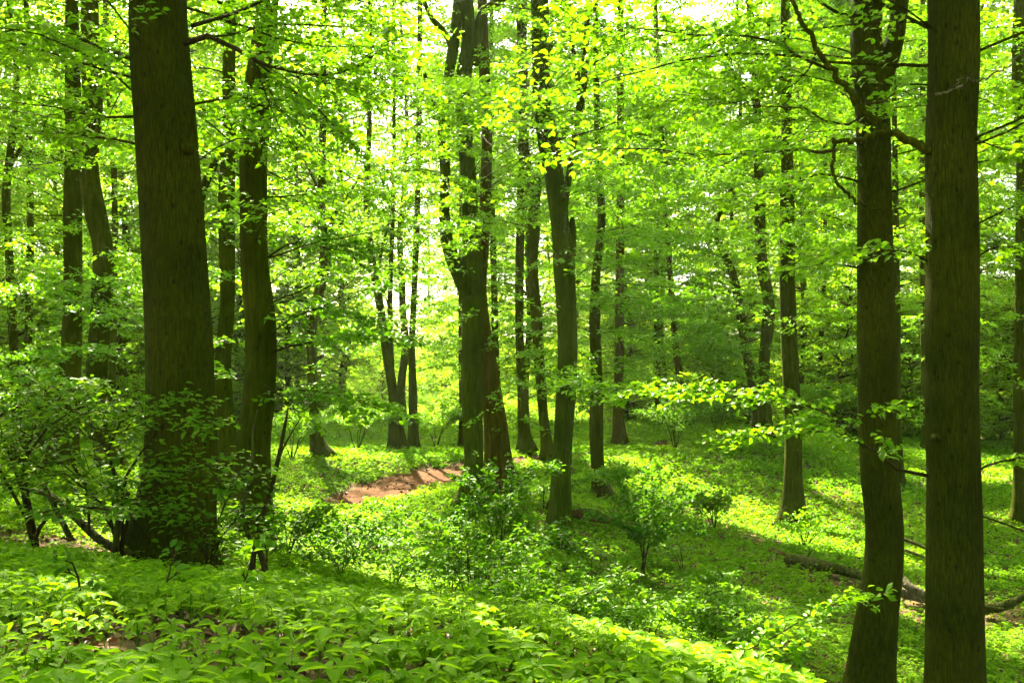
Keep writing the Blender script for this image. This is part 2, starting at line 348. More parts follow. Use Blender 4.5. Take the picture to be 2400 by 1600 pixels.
UP = np.array([0, 0, 1.0])
def spray(wood, lv, pts, r0, ls, width, tintc, rng, twig_gap=.22, leaf_gap=.05, jit=.34, thick=True, t0=.12, tilt=None, sub=True):
    """one leafy branch: main axis through pts, side twigs left and right in a nearly level fan, leaves along them"""
    M = max(6, int(np.linalg.norm(np.diff(pts, axis=0), axis=1).sum()/.25)); main = smooth_poly(pts, M)
    wob = np.cumsum(rng.normal(0, .018, (M, 3)), axis=0); wob -= wob[0]; main = main+wob
    Ltot = np.linalg.norm(np.diff(main, axis=0), axis=1).sum()
    if wood is not None and r0 > 0: wood.tube(main, np.linspace(r0, max(.0025, r0*.15), M), 6 if r0 > .02 else 4)
    nt = max(3, int(Ltot*(1-t0)/twig_gap))
    tt = t0+(1-t0)*(np.arange(nt)+rng.uniform(0, .8, nt))/nt; tt = np.clip(tt, 0, .999)
    f = tt*(M-1); i = f.astype(int); base = main[i]+(main[np.minimum(i+1, M-1)]-main[i])*(f-i)[:, None]
    td = norm(main[np.minimum(i+1, M-1)]-main[i])
    upv = UP if tilt is None else norm(np.array(tilt, float))
    side = norm(np.cross(td, upv))*np.where(np.arange(nt) % 2, 1, -1)[:, None]
    tl = width*(.35+.65*np.sin(np.pi*np.clip((1-tt)*.9+.08, 0, 1)))*rng.uniform(.55, 1.15, nt)
    ang = rng.uniform(.55, 1.0, nt)[:, None]
    tdir = norm(td*(1-ang*.55)+side*ang+rng.normal(0, .10, (nt, 3)))
    twig_dirs = [(base, tdir, tl)]
    if sub:
        k = rng.uniform(.3, .75, nt); b2 = base+tdir*(tl*k)[:, None]
        d2 = norm(tdir*.75+td*.7*np.where(rng.random(nt) < .5, 1, -.4)[:, None]+rng.normal(0, .12, (nt, 3))); twig_dirs.append((b2, d2, tl*.5))
        k = rng.uniform(.15, .6, nt); b2 = base+tdir*(tl*k)[:, None]
        d2 = norm(tdir*.7+td*.8+rng.normal(0, .15, (nt, 3))); twig_dirs.append((b2, d2, tl*.45))
    for b, dr, l_ in twig_dirs:
        nl = max(2, int(l_.max()/leaf_gap)); u = (np.arange(nl)+.5)/nl
        cnt = l_/l_.max()
        mask = (np.arange(nl)[None] < np.maximum(2, (cnt*nl))[:, None])
        uu = np.minimum(1, u[None]/cnt[:, None])
        pos = b[:, None]+dr[:, None]*(uu*l_[:, None])[..., None]-UP*(.10*(uu**2)*l_[:, None])[..., None]
        alt = np.where(np.arange(nl) % 2, 1, -1)[None, :, None]
        s2 = norm(np.cross(dr, upv))[:, None]*alt
        ax = norm(dr[:, None]*.65+s2*.8+rng.normal(0, .22, pos.shape))
        nn = upv+rng.normal(0, jit, pos.shape)
        pos = pos+ax*.01+rng.normal(0, .012, pos.shape)+UP*(rng.normal(0, .22*ls, pos.shape[:2]))[..., None]
        mk = mask.ravel(); n = mk.sum()
        L = ls*rng.uniform(.65, 1.2, n)
        lv.add(pos.reshape(-1, 3)[mk], nn.reshape(-1, 3)[mk], ax.reshape(-1, 3)[mk], L, L*rng.uniform(.55, .72, n), np.clip(tintc+rng.normal(0, .18, n), 0, 1))
        if wood is not None and thick:
            for q in range(len(b)):
                e = b[q]+dr[q]*l_[q]; m_ = b[q]+dr[q]*l_[q]*.5-UP*.02*l_[q]
                wood.tube([b[q], m_, e-UP*.10*l_[q]], [.0045, .003, .0015], 3, cap=False)

def lscale(d):
    return float(np.interp(d, [0, 9, 14, 20, 30, 45, 70, 110], [.075, .078, .085, .098, .125, .165, .22, .30]))

# ------------------------------------------------------------------ ground sheet, path
def warp(n, lo, hi, c, k):
    t = np.linspace(-1, 1, n); s_ = np.sinh(t*k)/math.sinh(k); return np.where(s_ < 0, c+s_*(c-lo), c+s_*(hi-c))
def ground():
    xs = warp(300, -500, 500, 0, 5.2); ys = warp(300, -300, 900, 12, 4.6)
    X, Y = np.meshgrid(xs, ys); Z = gz(X, Y)
    Z = Z-np.where(path_dist(X, Y) < .1, .03, 0)
    V = np.stack([X, Y, Z], -1).reshape(-1, 3); n = len(xs)
    i = np.arange(len(ys)-1)[:, None]*n+np.arange(n-1)[None]; i = i.ravel()
    T = np.vstack([np.stack([i, i+1, i+n+1], 1), np.stack([i, i+n+1, i+n], 1)])
    tag(link('forest_floor', tri_mesh('forest_floor', V, T, M_SOIL)), 'brown woodland soil under the green ground cover', 'ground', kind='structure')
    c = smooth_poly(np.c_[PATH, np.zeros(len(PATH)), PW], 90)[:, [0, 1, 3]]
    V = []
    for j in range(90):
        a = c[min(j+1, 89), :2]-c[max(j-1, 0), :2]; a = a/np.linalg.norm(a); nrm = np.array([-a[1], a[0]])
        for q in np.linspace(-1, 1, 11):
            w = c[j, 2]*(1+.25*(vnoise([j*.31], [q*.1+ (3 if q > 0 else 0)], 9)[0]-.5))+.15
            x, y = c[j, :2]+nrm*q*w; V.append((x, y, gz1(x, y)+.03-.06*q**4))
    i = np.arange(89)[:, None]*11+np.arange(10)[None]; i = i.ravel()
    T = np.vstack([np.stack([i, i+1, i+12], 1), np.stack([i, i+12, i+11], 1)])
    tag(link('path', tri_mesh('path', V, T, M_PATH)), 'reddish brown earth footpath winding between the trees', 'path', kind='structure')
ground()

# ------------------------------------------------------------------ ground cover
def scatter(y0, y1, dens, half=.62, xm=1.5):
    A = (y1-y0)*(half*(y0+y1)+2*xm); n = int(A*dens)
    y = RNG.uniform(y0, y1, n*2); w = half*y+xm; k = RNG.random(n*2) < w/(half*y1+xm); y = y[k][:n]
    x = RNG.uniform(-1, 1, len(y))*(half*y+xm); return x, y
def bare(x, y):
    """chance that a place carries no herbs: path, leaf litter patches"""
    b = np.where(path_dist(x, y)+.7*(vnoise(x/.5, y/.5, 61)-.5) < .10, 1.0, 0.0)*1.12
    b = np.maximum(b, np.where((vnoise(x/1.3, y/1.3, 31)*.6+vnoise(x/.45, y/.45, 32)*.4 > .80) & (y < 16), .7, 0))
    for (u, v, d, r, s_) in [(420,1510,3.7,.75,.8),(560,1540,3.4,.6,.6),(150,1235,9,1.6,.7),(1400,1170,23.5,2.0,.75),(1350,1150,24.5,1.6,.7),(650,1180,21.5,1.2,.5),(960,1060,33,2.5,.5),(1830,1292,19.5,.7,1),(1900,1305,18.9,.7,1),(1980,1325,18.2,.7,1),(1640,1242,23.4,.8,1),(1730,1266,21.8,.8,1),(2090,1350,16.7,.6,1),(2130,1368,16.5,.6,1),(2290,1398,16.1,.8,1)]:
        c = P(u, v, d); b = np.maximum(b, s_*np.exp(-((x-c[0])**2+(y-c[1])**2)/r**2))
    return b
def herbs():
    near = Leaves(); mid = Leaves(); stems = Wood()
    for (y0, y1, dens, L0, hh, det) in [(1.0, 7.5, 205, .080, .15, 2), (7.5, 16, 80, .074, .14, 1)]:
        x, y = scatter(y0, y1, dens, .62, 1.2); k = RNG.random(len(x)) > bare(x, y); x, y = x[k], y[k]
        n = len(x); z = gz(x, y); h = hh*RNG.uniform(.6, 1.15, n)*(.75+.5*vnoise(x/.8, y/.8, 41))
        lean = RNG.normal(0, .03, (n, 2)); top = np.stack([x+lean[:, 0], y+lean[:, 1], z+h], 1)
        sz = L0*np.interp(y, [1.5, 3, 5], [1.1, .85, .72])*RNG.uniform(.6, 1.3, n)*(.7+.6*vnoise(x/.9+7, y/.9, 42)); a0 = RNG.uniform(0, 6.28, n); tn = np.clip(.5+RNG.normal(0, .2, n)+(vnoise(x, y, 43)-.5)*.6, 0, 1)
        for lev, (cnt, fz, fs) in enumerate([(4, 0, 1.0), (2, -.035, .85), (2, -.3, .7)]):
            for j in range(cnt):
                a = a0+j*2*math.pi/cnt+lev*.8+RNG.normal(0, .25, n)
                ax = np.stack([np.cos(a), np.sin(a), RNG.normal(.0, .13, n)], 1)
                p = top+np.array([0, 0, 1])*(fz*np.where(lev == 2, h, 1))[:, None]+ax*.008
                nn = np.stack([-ax[:, 0]*ax[:, 2]+RNG.normal(0, .14, n), -ax[:, 1]*ax[:, 2]+RNG.normal(0, .14, n), np.ones(n)], 1)
                k = RNG.random(n) < (.97 if lev == 0 else .7)
                Ln = sz*fs*RNG.uniform(.8, 1.15, n)
                (near if det == 2 else mid).add(p[k], nn[k], ax[k], Ln[k], (Ln*RNG.uniform(.50, .62, n))[k], np.clip(tn+RNG.normal(0, .08, n), 0, 1)[k])
        if det == 2:
            for q in range(n): stems.tube([(x[q], y[q], z[q]-.02), tuple(top[q])], [.0028, .0018], 3, cap=False)
    A = near.array(); B = mid.array()
    r = empty('ground_plants', (0, 3, -1.0))
    tag(r, 'low broad-leaved green herbs covering the near slope', 'ground cover', kind='stuff')
    link('leaf_cover', leaf_mesh('leaf_cover', A, M_HERB, 2, .25, .20), r)['kind'] = 'stuff'
    link('leaf_cover', leaf_mesh('leaf_cover', B, M_HERB, 1, .22, .20), r)['kind'] = 'stuff'
    stems.build('stems', M_CARPET, r)['kind'] = 'stuff'
    far = Leaves()
    for (y0, y1, dens, L0, hh, c) in [(9, 17, 120, .066, .14, 6), (17, 27, 105, .078, .15, 6), (27, 42, 60, .11, .18, 6), (42, 75, 12, .19, .40, 6), (75, 150, 2.6, .40, .9, 6)]:
        x, y = scatter(y0, y1, dens, .60, 2.0); k = RNG.random(len(x)) > bare(x, y)*(.9); x, y = x[k], y[k]; n = len(x)
        z = gz(x, y); h = hh*RNG.uniform(.3, 1.0, n)*(.3+1.3*vnoise(x/1.1, y/1.1, 51)); tn = np.clip(.45+(vnoise(x/2, y/2, 52)-.5)*.9+RNG.normal(0, .12, n), 0, 1)
        for j in range(c):
            a = RNG.uniform(0, 6.28, n); ax = np.stack([np.cos(a), np.sin(a), RNG.normal(0, .25, n)], 1)
            p = np.stack([x, y, z+h*RNG.uniform(.35, 1, n)], 1)+ax*(L0*.35)*RNG.uniform(0, 1.6, n)[:, None]
            far.add(p, UP+RNG.normal(0, .38, (n, 3)), ax, L0*RNG.uniform(.7, 1.25, n), L0*.62, np.clip(tn+RNG.normal(0, .1, n), 0, 1))
    o = far.build('undergrowth', M_CARPET, None); tag(o, 'fine green carpet of woodland herbs on the valley floor and far slope', 'undergrowth', kind='stuff')
    lit = Leaves()
    for (y0, y1, dens, L0) in [(1, 8, 260, .055), (8, 20, 60, .065), (20, 34, 22, .10)]:
        x, y = scatter(y0, y1, dens, .62, 1.2); n = len(x); k = (path_dist(x, y) > -.2) | (RNG.random(n) < .35); x, y = x[k], y[k]; n = len(x)
        a = RNG.uniform(0, 6.28, n); ax = np.stack([np.cos(a), np.sin(a), RNG.normal(0, .25, n)], 1)
        lit.add(np.stack([x, y, gz(x, y)+RNG.uniform(.002, .035, n)], 1), UP+RNG.normal(0, .45, (n, 3)), ax, L0*RNG.uniform(.6, 1.2, n), L0*.6, RNG.random(n))
    o = lit.build('fallen_leaves', M_LITTER, None, detail=1, droop=-.1, fold=.5); tag(o, 'dry brown leaf litter scattered over the woodland soil', 'leaf litter', kind='stuff')
herbs()

# ------------------------------------------------------------------ trees
PI = math.pi
ALL = (-PI, PI)
TREES = []; TREE = {}
def extend_trunk(pts, top_z, rng):
    """pts rows x,y,z,r base to top; continues above the frame to top_z"""
    p = pts[-1]; q = pts[-2]; out = [p]; dirv = norm((p-q)[:3]); r = p[3]; z = p[2]; r0 = r
    while z < top_z:
        dirv = norm(dirv*.6+np.array([rng.normal(0, .05), rng.normal(0, .05), .6])); step = 1.5
        nxt = out[-1][:3]+dirv*step; z = nxt[2]; r = r0*(.12+.88*max(0, (top_z-z)/(top_z-p[2]))**.8); out.append(np.r_[nxt, r])
    return np.vstack([pts]+[o[None] for o in out[1:]])

def upper_crown(lv, wood, trunk, R, zlo, ztop, d, rng, n_br, cover=1.0):
    ls = max(.15, lscale(d)*1.15)
    for b in range(n_br):
        z0 = zlo+(ztop-zlo)*rng.random()**.9
        i = np.argmin(abs(trunk[:, 2]-z0)); s0 = trunk[i, :3]; a = rng.uniform(0, 6.28)
        rr = R*rng.uniform(.6, 1.05)*(.55+.45*math.sin(math.pi*min(1, .25+.75*(ztop-z0)/(ztop-zlo+.1))))
        dr = np.array([math.cos(a), math.sin(a), 0])
        pts = [s0, s0+dr*rr*.45+UP*rr*.28, s0+dr*rr+UP*rr*.30]
        if wood is not None: wood.tube(smooth_poly(pts, 6), np.linspace(min(.06, trunk[i, 3]*.5), .008, 6), 4)
        spray(None, lv, pts, 0, ls, rr*.42, .5, rng, twig_gap=.42, leaf_gap=ls*.62/cover, jit=.5, thick=False)

def low_branches(lv, wood, trunk, d, rng, n, zr, lr, az, ls=None, tint=.5, width=.34, thick=False, dens=1.0):
    ls = ls or lscale(d); k = ls/.078; n = int(n*np.interp(d, [9, 14, 19, 26, 32, 45], [1.3, 1.6, 2.0, 3.2, 4.5, 6.0]))
    for b in range(n):
        z0 = rng.uniform(*zr); i = np.argmin(abs(trunk[:, 2]-z0)); s0 = trunk[i, :3]; a = rng.uniform(*az); ln = rng.uniform(*lr)
        dr = np.array([math.sin(a), math.cos(a), 0]); rise = rng.uniform(.05, .35); dp = rng.uniform(-.05, .35)
        mid = s0+dr*ln*.5+UP*ln*rise*.6+rng.normal(0, .12, 3); end = s0+dr*ln+UP*ln*(rise-dp)
        spray(wood, lv, [s0, mid, end], min(.010, trunk[i, 3]*.2)*ln/3+.004, ls, ln*width, np.clip(tint+rng.normal(0, .12), 0, 1), rng, twig_gap=.18*k**.6, leaf_gap=.040*k/dens, thick=thick)

def tree(key, d, pts, label, mat=None, limbs=(), H=25, R=3.6, low=None, sides=18, noise=.05, flare=.95, n_up=70, group=None, seed=1, cat='tree', fine=True, bend=0, kw=None, stubs=()):
    rng = np.random.default_rng(seed*101+7); mat = mat or M_SMOOTH
    rows = [np.r_[P(u, v, d), w/2/F*d] for (v, u, w) in pts]
    bx = rows[0][0]; zb = gz1(bx, d)-.05
    if rows[0][2] > zb+.02: rows = [np.r_[bx+(rows[0][0]-rows[1][0])*.05, d, zb, rows[0][3]*1.03]]+rows
    rows = np.array(rows); rows[0, 2] = zb
    rows = rows[np.r_[True, rows[1:, 2] > zb+.05]]
    root = empty('beech_tree', (rows[0, 0], d, zb)); tag(root, label, cat, group)
    ext = extend_trunk(rows, zb+H, rng)
    n = int(max(14, H*2.6)); fine_t = smooth_poly(ext, n*2); fine_t[:, 3] = np.maximum(.02, np.interp(fine_t[:, 2], ext[:, 2], ext[:, 3]))
    w = Wood(); w.tube(fine_t[:, :3], fine_t[:, 3], sides, noise, seed, flare)
    for (u, v, r_) in stubs:
        c = P(u, v, d); j = np.argmin(abs(fine_t[:, 2]-c[2])); c = c.copy(); rr = fine_t[j, 3]; c[1] = d-rr*.8
        w.tube([c+[0, .05, 0], c+[0, -.02, 0], c+[0, -.04, .0]], [r_*1.5, r_*1.2, r_*.4], 8, .15, seed)
    limb_curves = []
    for li in limbs:
        q = np.array([np.r_[P(u, v, d+dd), w_/2/F*(d+dd)] for (u, v, w_, dd) in li])
        if li[-1][1] < 20:    # leaves the frame: grow on into the crown
            q = extend_trunk(q, zb+H*.8, rng)
        c = smooth_poly(q, max(10, len(q)*5)); c[:, 3] = np.maximum(.006, c[:, 3])
        lw = Wood(); lw.tube(c[:, :3], c[:, 3], 12 if c[0, 3] > .06 else 8, .06, seed+3); lw.build('limb', mat, root); limb_curves.append(c)
    lv = Leaves(); bw = Wood()
    ztop_frame = HV/F*d+.6
    upper_crown(lv, bw, fine_t, R, max(ztop_frame, zb+5), zb+H, d, rng, n_up)
    A1 = lv.array(); A1 = A1[keep_mask(A1[:, :3], True)] if len(A1) else A1
    lo = Leaves(); lw = Wood()
    nb = float(np.interp(d, [9, 14, 22, 40], [5, 5, 4, 3]))
    low_branches(lo, lw, fine_t, d, rng, max(1, int(round(nb))), (.17*d, .46*d), (1.8, 3.6), ALL, tint=.5)
    if low:
        for spec in low: low_branches(lo, lw, fine_t, d, rng, **spec)
    for q in (bw, lw):
        for V_, T_ in zip(q.V, q.T): w.V.append(V_); w.T.append(T_+w.n)
        w.n += q.n
    w.build('trunk', mat, root)
    cr = None
    if len(A1): cr = link('crown', leaf_mesh('crown', A1, M_BEECH, 0), root)
    A2 = lo.array()
    if len(A2):
        A2 = A2[keep_mask(A2[:, :3], False)]
        link('low_foliage', leaf_mesh('low_foliage', A2, M_BEECH, 1 if d < 17 else 0), root)
    TREE[key] = (root, fine_t, d, limb_curves); return root

def add_branch(key, pts, r0, width, ls=None, tint=.5, dens=1.0, seed=0, label=None, t0=.12, mat=None, jit=.45, twig_gap=.20, leaves=True, tilt=None, sub=True):
    """a branch of a hero tree given by points (u, v, d)"""
    root, tr, d0, _ = TREE[key]; rng = np.random.default_rng(seed*31+5)
    q = np.array([P(*p) for p in pts]); d = q[:, 1].mean(); ls = ls or lscale(d); k = ls/.078
    w = Wood(); lv = Leaves()
    if leaves: spray(w, lv, q, r0, ls, width, tint, rng, twig_gap=.66*twig_gap*k**.5, leaf_gap=.040*k/dens, thick=d < 13, t0=t0, jit=jit, tilt=tilt, sub=sub)
    else:
        c = smooth_poly(q, len(q)*6); c[1:-1] += rng.normal(0, .012, c[1:-1].shape); w.tube(c, np.linspace(r0, r0*.35, len(c)), 8, .08, seed)
    b = w.build('branch', mat or M_TWIG, root)
    if label: b['label'] = label
    if leaves:
        A = lv.array(); A = A if d < 13 else A[keep_mask(A[:, :3], False)]
        if len(A):
            f = link('foliage', leaf_mesh('foliage', A, M_BEECH, 1 if d < 17 else 0), b)
            f.location = (0, 0, 0)
    return b

# trunks: key, distance, (row, column, width) from the base up, all in photo pixels
tree('A', 9.3, [(1290,385,172),(1200,398,166),(1080,412,160),(900,414,150),(600,402,142),(300,380,138),(0,362,130)],
     'thickest tree, ridged bark trunk in the left foreground with shrubs at its foot', M_BARK, H=28, R=4.2, sides=40, noise=.035, flare=.5, seed=1,
     low=[dict(n=5, zr=(3.0, 5.5), lr=(2.2, 3.6), az=(.2, 2.2)), dict(n=4, zr=(2.2, 4.4), lr=(2, 3.2), az=(-2.4, -.4))], stubs=[(400,620,.010),(455,900,.012),(372,760,.010),(448,352,.04),(345,215,.012)])
tree('B', 18, [(1100,262,50),(900,224,46),(700,234,48),(560,235,45),(480,216,48),(380,203,43),(230,213,46),(120,209,42),(0,206,38)],
     'slim wavy dark trunk just left of the thickest tree', M_SMOOTH, seed=2, H=26, low=[dict(n=4, zr=(.5, 6), lr=(1.8, 3.2), az=ALL)])
tree('C', 20, [(1100,140,60),(900,158,50),(700,167,42),(500,167,42),(300,170,38),(150,166,33),(0,165,30)],
     'straight dark trunk behind the wavy one at left, shrub in front of it', M_SMOOTH, seed=3, H=26, low=[dict(n=9, zr=(.2, 6.5), lr=(1.8, 3.4), az=ALL)])
tree('D', 29, [(1090,42,26),(880,36,20),(700,26,20),(560,20,18),(450,14,20),(330,26,16),(200,38,12),(0,20,10)],
     'thin crooked tree at the left edge with a forked top', M_SMOOTH, seed=4, H=21, limbs=[[(16,400,10,0),(45,345,9,0),(85,300,6,0)]], low=[dict(n=8, zr=(0, 9), lr=(1.5, 3), az=ALL)])
tree('E', 33, [(1090,58,24),(900,60,20),(700,67,16),(500,70,15),(300,66,13),(100,62,12),(0,60,12)],
     'thin straight tree second from the left edge', M_SMOOTH, seed=5, H=22, low=[dict(n=8, zr=(0, 10), lr=(1.8, 3.2), az=ALL)])
tree('F', 17, [(1108,510,38),(1000,522,42),(900,514,40),(850,512,36),(700,522,34),(450,520,38),(300,527,32),(200,526,30),(0,530,26)],
     'slim dark trunk half hidden between the thickest tree and the kneed tree', M_SMOOTH, seed=6, H=26, limbs=[[(455,500,20,.3),(465,440,20,.3),(495,370,18,.3),(512,310,14,.2)]], low=[dict(n=7, zr=(.5, 6), lr=(1.8, 3), az=ALL)])
tree('G', 12.5, [(1270,572,92),(1200,578,84),(1000,584,76),(900,596,72),(740,597,71),(600,584,62),(500,582,60),(300,583,62),(200,591,58),(90,605,50),(0,617,46)],
     'smooth grey-green trunk with a bark scar, right of the thickest tree', M_SMOOTH, seed=7, H=27, sides=28, noise=.045, flare=.6, stubs=[(577,592,.03)],
     low=[dict(n=3, zr=(.1, .9), lr=(1.8, 2.8), az=(.4, 2.4), tint=.25), dict(n=4, zr=(1.0, 4.0), lr=(1.8, 2.8), az=(.2, 2.6)), dict(n=4, zr=(.1, 4), lr=(1.2, 2.2), az=(-2.2, -.2), tint=.3)])
tree('H', 28, [(1045,735,42),(1015,728,28),(950,722,24),(850,716,22),(780,715,20),(700,727,22),(620,743,28),(590,747,27),(500,738,20),(400,740,18),(250,742,15),(0,745,12)],
     'slender tree with a knee in its trunk left of the path', M_SMOOTH, seed=8, H=23, limbs=[[(745,570,14,0),(765,500,12,0),(795,455,8,0),(830,400,5,0)],[(740,480,10,0),(705,430,8,0),(660,390,6,0),(615,370,4,0)],[(738,450,8,0),(715,400,6,0),(680,330,4,0)]],
     low=[dict(n=4, zr=(1.5, 9), lr=(1.8, 3.5), az=ALL)])
tree('I', 34, [(1036,905,24),(900,902,22),(800,887,22),(740,878,20),(700,872,19),(600,855,17),(480,843,15),(300,848,12),(0,850,9)],
     'curving slender tree beyond the bend of the path', M_SMOOTH, seed=9, H=23, limbs=[[(858,630,8,0),(820,600,6,0),(790,560,4,0)],[(862,650,8,0),(880,560,7,0),(905,470,5,0)]], low=[dict(n=4, zr=(.5, 11), lr=(2, 3.6), az=ALL)])
tree('J', 34.8, [(1038,928,20),(980,918,17),(900,905,14),(700,896,12),(500,902,10),(300,905,8),(0,905,7)],
     'thin dark stem touching the foot of the curving slender tree', M_SMOOTH, seed=10, H=20, low=[dict(n=3, zr=(2, 11), lr=(1.5, 3), az=ALL)])
tree('K', 36, [(1038,950,22),(900,948,20),(800,946,16),(700,950,14),(500,958,14),(300,962,12),(0,965,10)],
     'straight slender tree right of the curving one, far side of the path', M_SMOOTH, seed=11, H=23, low=[dict(n=5, zr=(0, 11), lr=(2, 3.6), az=ALL)])
tree('L', 21, [(1165,1082,60),(1130,1084,50),(1050,1088,42),(900,1083,48),(700,1087,50),(620,1086,48),(560,1083,44),(450,1078,36),(300,1068,34),(200,1062,40),(100,1075,32),(0,1073,30)],
     'green-barked forked tree in the centre, front one of the crossing pair', M_GREENBARK, seed=12, H=26, sides=26, R=4,
     limbs=[[(1075,680,34,-.1),(1050,620,34,-.1),(1028,560,30,-.1),(1020,480,24,-.1),(1022,400,22,0),(1020,300,30,0),(1022,240,22,0),(1040,120,26,0),(1052,10,24,0)],
            [(1022,270,20,0),(1000,240,18,0),(985,205,14,0),(975,170,8,0)],[(1045,120,20,0),(1025,80,16,0),(990,40,12,0),(975,5,9,0)],[(1095,150,20,0),(1098,80,22,0),(1110,25,20,0),(1145,5,18,0)]],
     low=[dict(n=4, zr=(2.4, 7), lr=(1.8, 3.4), az=ALL, tint=.6)])
tree('M', 22, [(1130,1150,66),(1070,1145,58),(980,1138,54),(900,1128,50),(820,1118,42),(740,1108,32),(650,1104,28),(560,1110,28),(450,1115,26),(300,1118,24),(150,1112,26),(0,1108,22)],
     'reddish leaning tree directly behind the green-barked one in the centre', M_RED, seed=13, H=25, sides=22, low=[dict(n=4, zr=(2.8, 7), lr=(1.8, 3.4), az=ALL, tint=.6)])
tree('N', 38, [(1035,1062,14),(950,1061,12),(900,1060,12),(700,1058,10),(400,1060,9),(0,1060,8)],
     'thin reddish stem showing left of the central pair', M_RED, seed=14, H=20, low=[dict(n=8, zr=(0, 11), lr=(2, 3.5), az=ALL)])
tree('O', 38, [(1020,1142,20),(900,1142,16),(800,1138,16),(700,1136,15),(600,1133,14),(400,1130,12),(0,1130,9)],
     'thin grey trunk just right of the central pair', M_SMOOTH, seed=15, H=23, low=[dict(n=8, zr=(3, 12), lr=(2, 3.5), az=ALL)])
tree('Q', 32, [(1040,1210,36),(1000,1204,26),(900,1199,22),(800,1194,20),(600,1194,20),(450,1197,20),(350,1200,22),(200,1202,18),(0,1204,14)],
     'straight brown trunk with climbing leaves right of the path', M_SMOOTH, seed=16, H=25, low=[dict(n=6, zr=(-.5, 10), lr=(1.8, 3.5), az=ALL)])
tree('R', 30.5, [(1050,1258,24),(950,1248,22),(850,1240,24),(700,1230,26),(600,1222,26),(500,1227,30),(440,1226,26),(390,1215,18),(250,1200,14),(0,1190,10)],
     'slim forked tree with a bent trunk behind the tall central-right beech', M_SMOOTH, seed=17, H=24, limbs=[[(1229,470,18,0),(1240,410,18,0),(1248,330,14,0),(1262,200,10,0),(1268,10,8,0)]], low=[dict(n=6, zr=(-.5, 10), lr=(1.8, 3.5), az=ALL)])
tree('S', 19, [(1250,1286,52),(1150,1288,46),(1050,1291,44),(950,1297,46),(850,1303,44),(720,1302,46),(620,1296,50),(520,1287,42),(400,1272,44),(335,1262,52),(250,1246,42),(120,1242,40),(0,1240,40)],
     'tall straight beech right of centre, bushes round its foot', M_GREENBARK, seed=18, H=27, sides=26, R=4,
     limbs=[[(1306,640,26,.1),(1313,580,22,.1),(1315,510,14,.1),(1316,498,8,.1)],[(1290,520,18,.15),(1302,440,16,.15),(1318,330,14,.15),(1338,220,16,.15),(1345,120,14,.15),(1350,10,12,.15)],
            [(1275,320,18,.1),(1305,290,16,.1),(1328,250,14,.1),(1325,160,12,.1),(1310,90,9,.1)]],
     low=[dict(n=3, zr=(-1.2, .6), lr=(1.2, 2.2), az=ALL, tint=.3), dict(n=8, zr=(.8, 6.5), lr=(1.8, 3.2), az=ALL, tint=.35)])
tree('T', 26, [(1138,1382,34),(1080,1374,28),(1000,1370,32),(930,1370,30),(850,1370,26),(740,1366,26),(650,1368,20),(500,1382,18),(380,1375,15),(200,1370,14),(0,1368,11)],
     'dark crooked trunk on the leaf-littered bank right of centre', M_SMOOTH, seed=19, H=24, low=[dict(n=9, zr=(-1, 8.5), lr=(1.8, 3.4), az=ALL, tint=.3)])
tree('U', 39, [(1014,1422,28),(950,1420,24),(800,1422,22),(600,1424,20),(400,1425,18),(0,1425,14)],
     'pale reddish trunk half lost in leaves beyond the dark crooked trunk', M_RED, seed=20, H=24, low=[dict(n=12, zr=(-.5, 12), lr=(2, 3.6), az=ALL)])
tree('V', 48, [(990,1512,16),(850,1510,13),(700,1508,12),(500,1508,11),(0,1506,9)],
     'very thin far trunk right of the pale reddish one', M_SMOOTH, seed=21, H=23, low=[dict(n=12, zr=(0, 15), lr=(2.4, 4), az=ALL)])
tree('W', 46, [(990,1578,18),(880,1563,17),(760,1549,15),(640,1540,14),(450,1528,12),(0,1505,8)],
     'far slender reddish trunk leaning to the left', M_RED, seed=22, H=23, low=[dict(n=12, zr=(0, 15), lr=(2.4, 4), az=ALL)])
tree('X', 36, [(1000,1745,26),(900,1732,22),(800,1713,22),(740,1704,22),(620,1680,18),(540,1645,12),(400,1690,9),(200,1700,8)],
     'slanting dark trunk, left one of the pair left of the slope tree', M_SMOOTH, seed=23, H=21, low=[dict(n=11, zr=(0, 12), lr=(2, 3.6), az=ALL)])
tree('Y', 34, [(1008,1760,28),(900,1755,26),(820,1756,24),(740,1765,28),(700,1766,26),(610,1750,28),(450,1745,24),(300,1740,20),(180,1735,18),(0,1720,14)],
     'upright trunk with a slight bend, right one of the pair left of the slope tree', M_SMOOTH, seed=24, H=24, low=[dict(n=11, zr=(0, 11), lr=(2, 3.6), az=ALL)])
tree('Z', 25, [(1208,1820,46),(1150,1821,42),(1000,1821,38),(850,1816,38),(700,1810,36),(600,1808,35),(450,1808,32),(400,1808,28),(200,1806,24),(0,1804,20)],
     'straight tree standing alone on the green slope with its base in sunlight', M_SMOOTH, seed=25, H=25, sides=22, low=[dict(n=8, zr=(.4, 9), lr=(1.8, 3.2), az=ALL)])
tree('AA', 48, [(900,1878,14),(850,1881,12),(640,1893,9),(400,1895,9),(0,1890,7)],
     'thinnest far stem between the slope tree and the forked right-hand tree', M_SMOOTH, seed=26, H=19, low=[dict(n=9, zr=(0, 15), lr=(2, 3.6), az=ALL)])
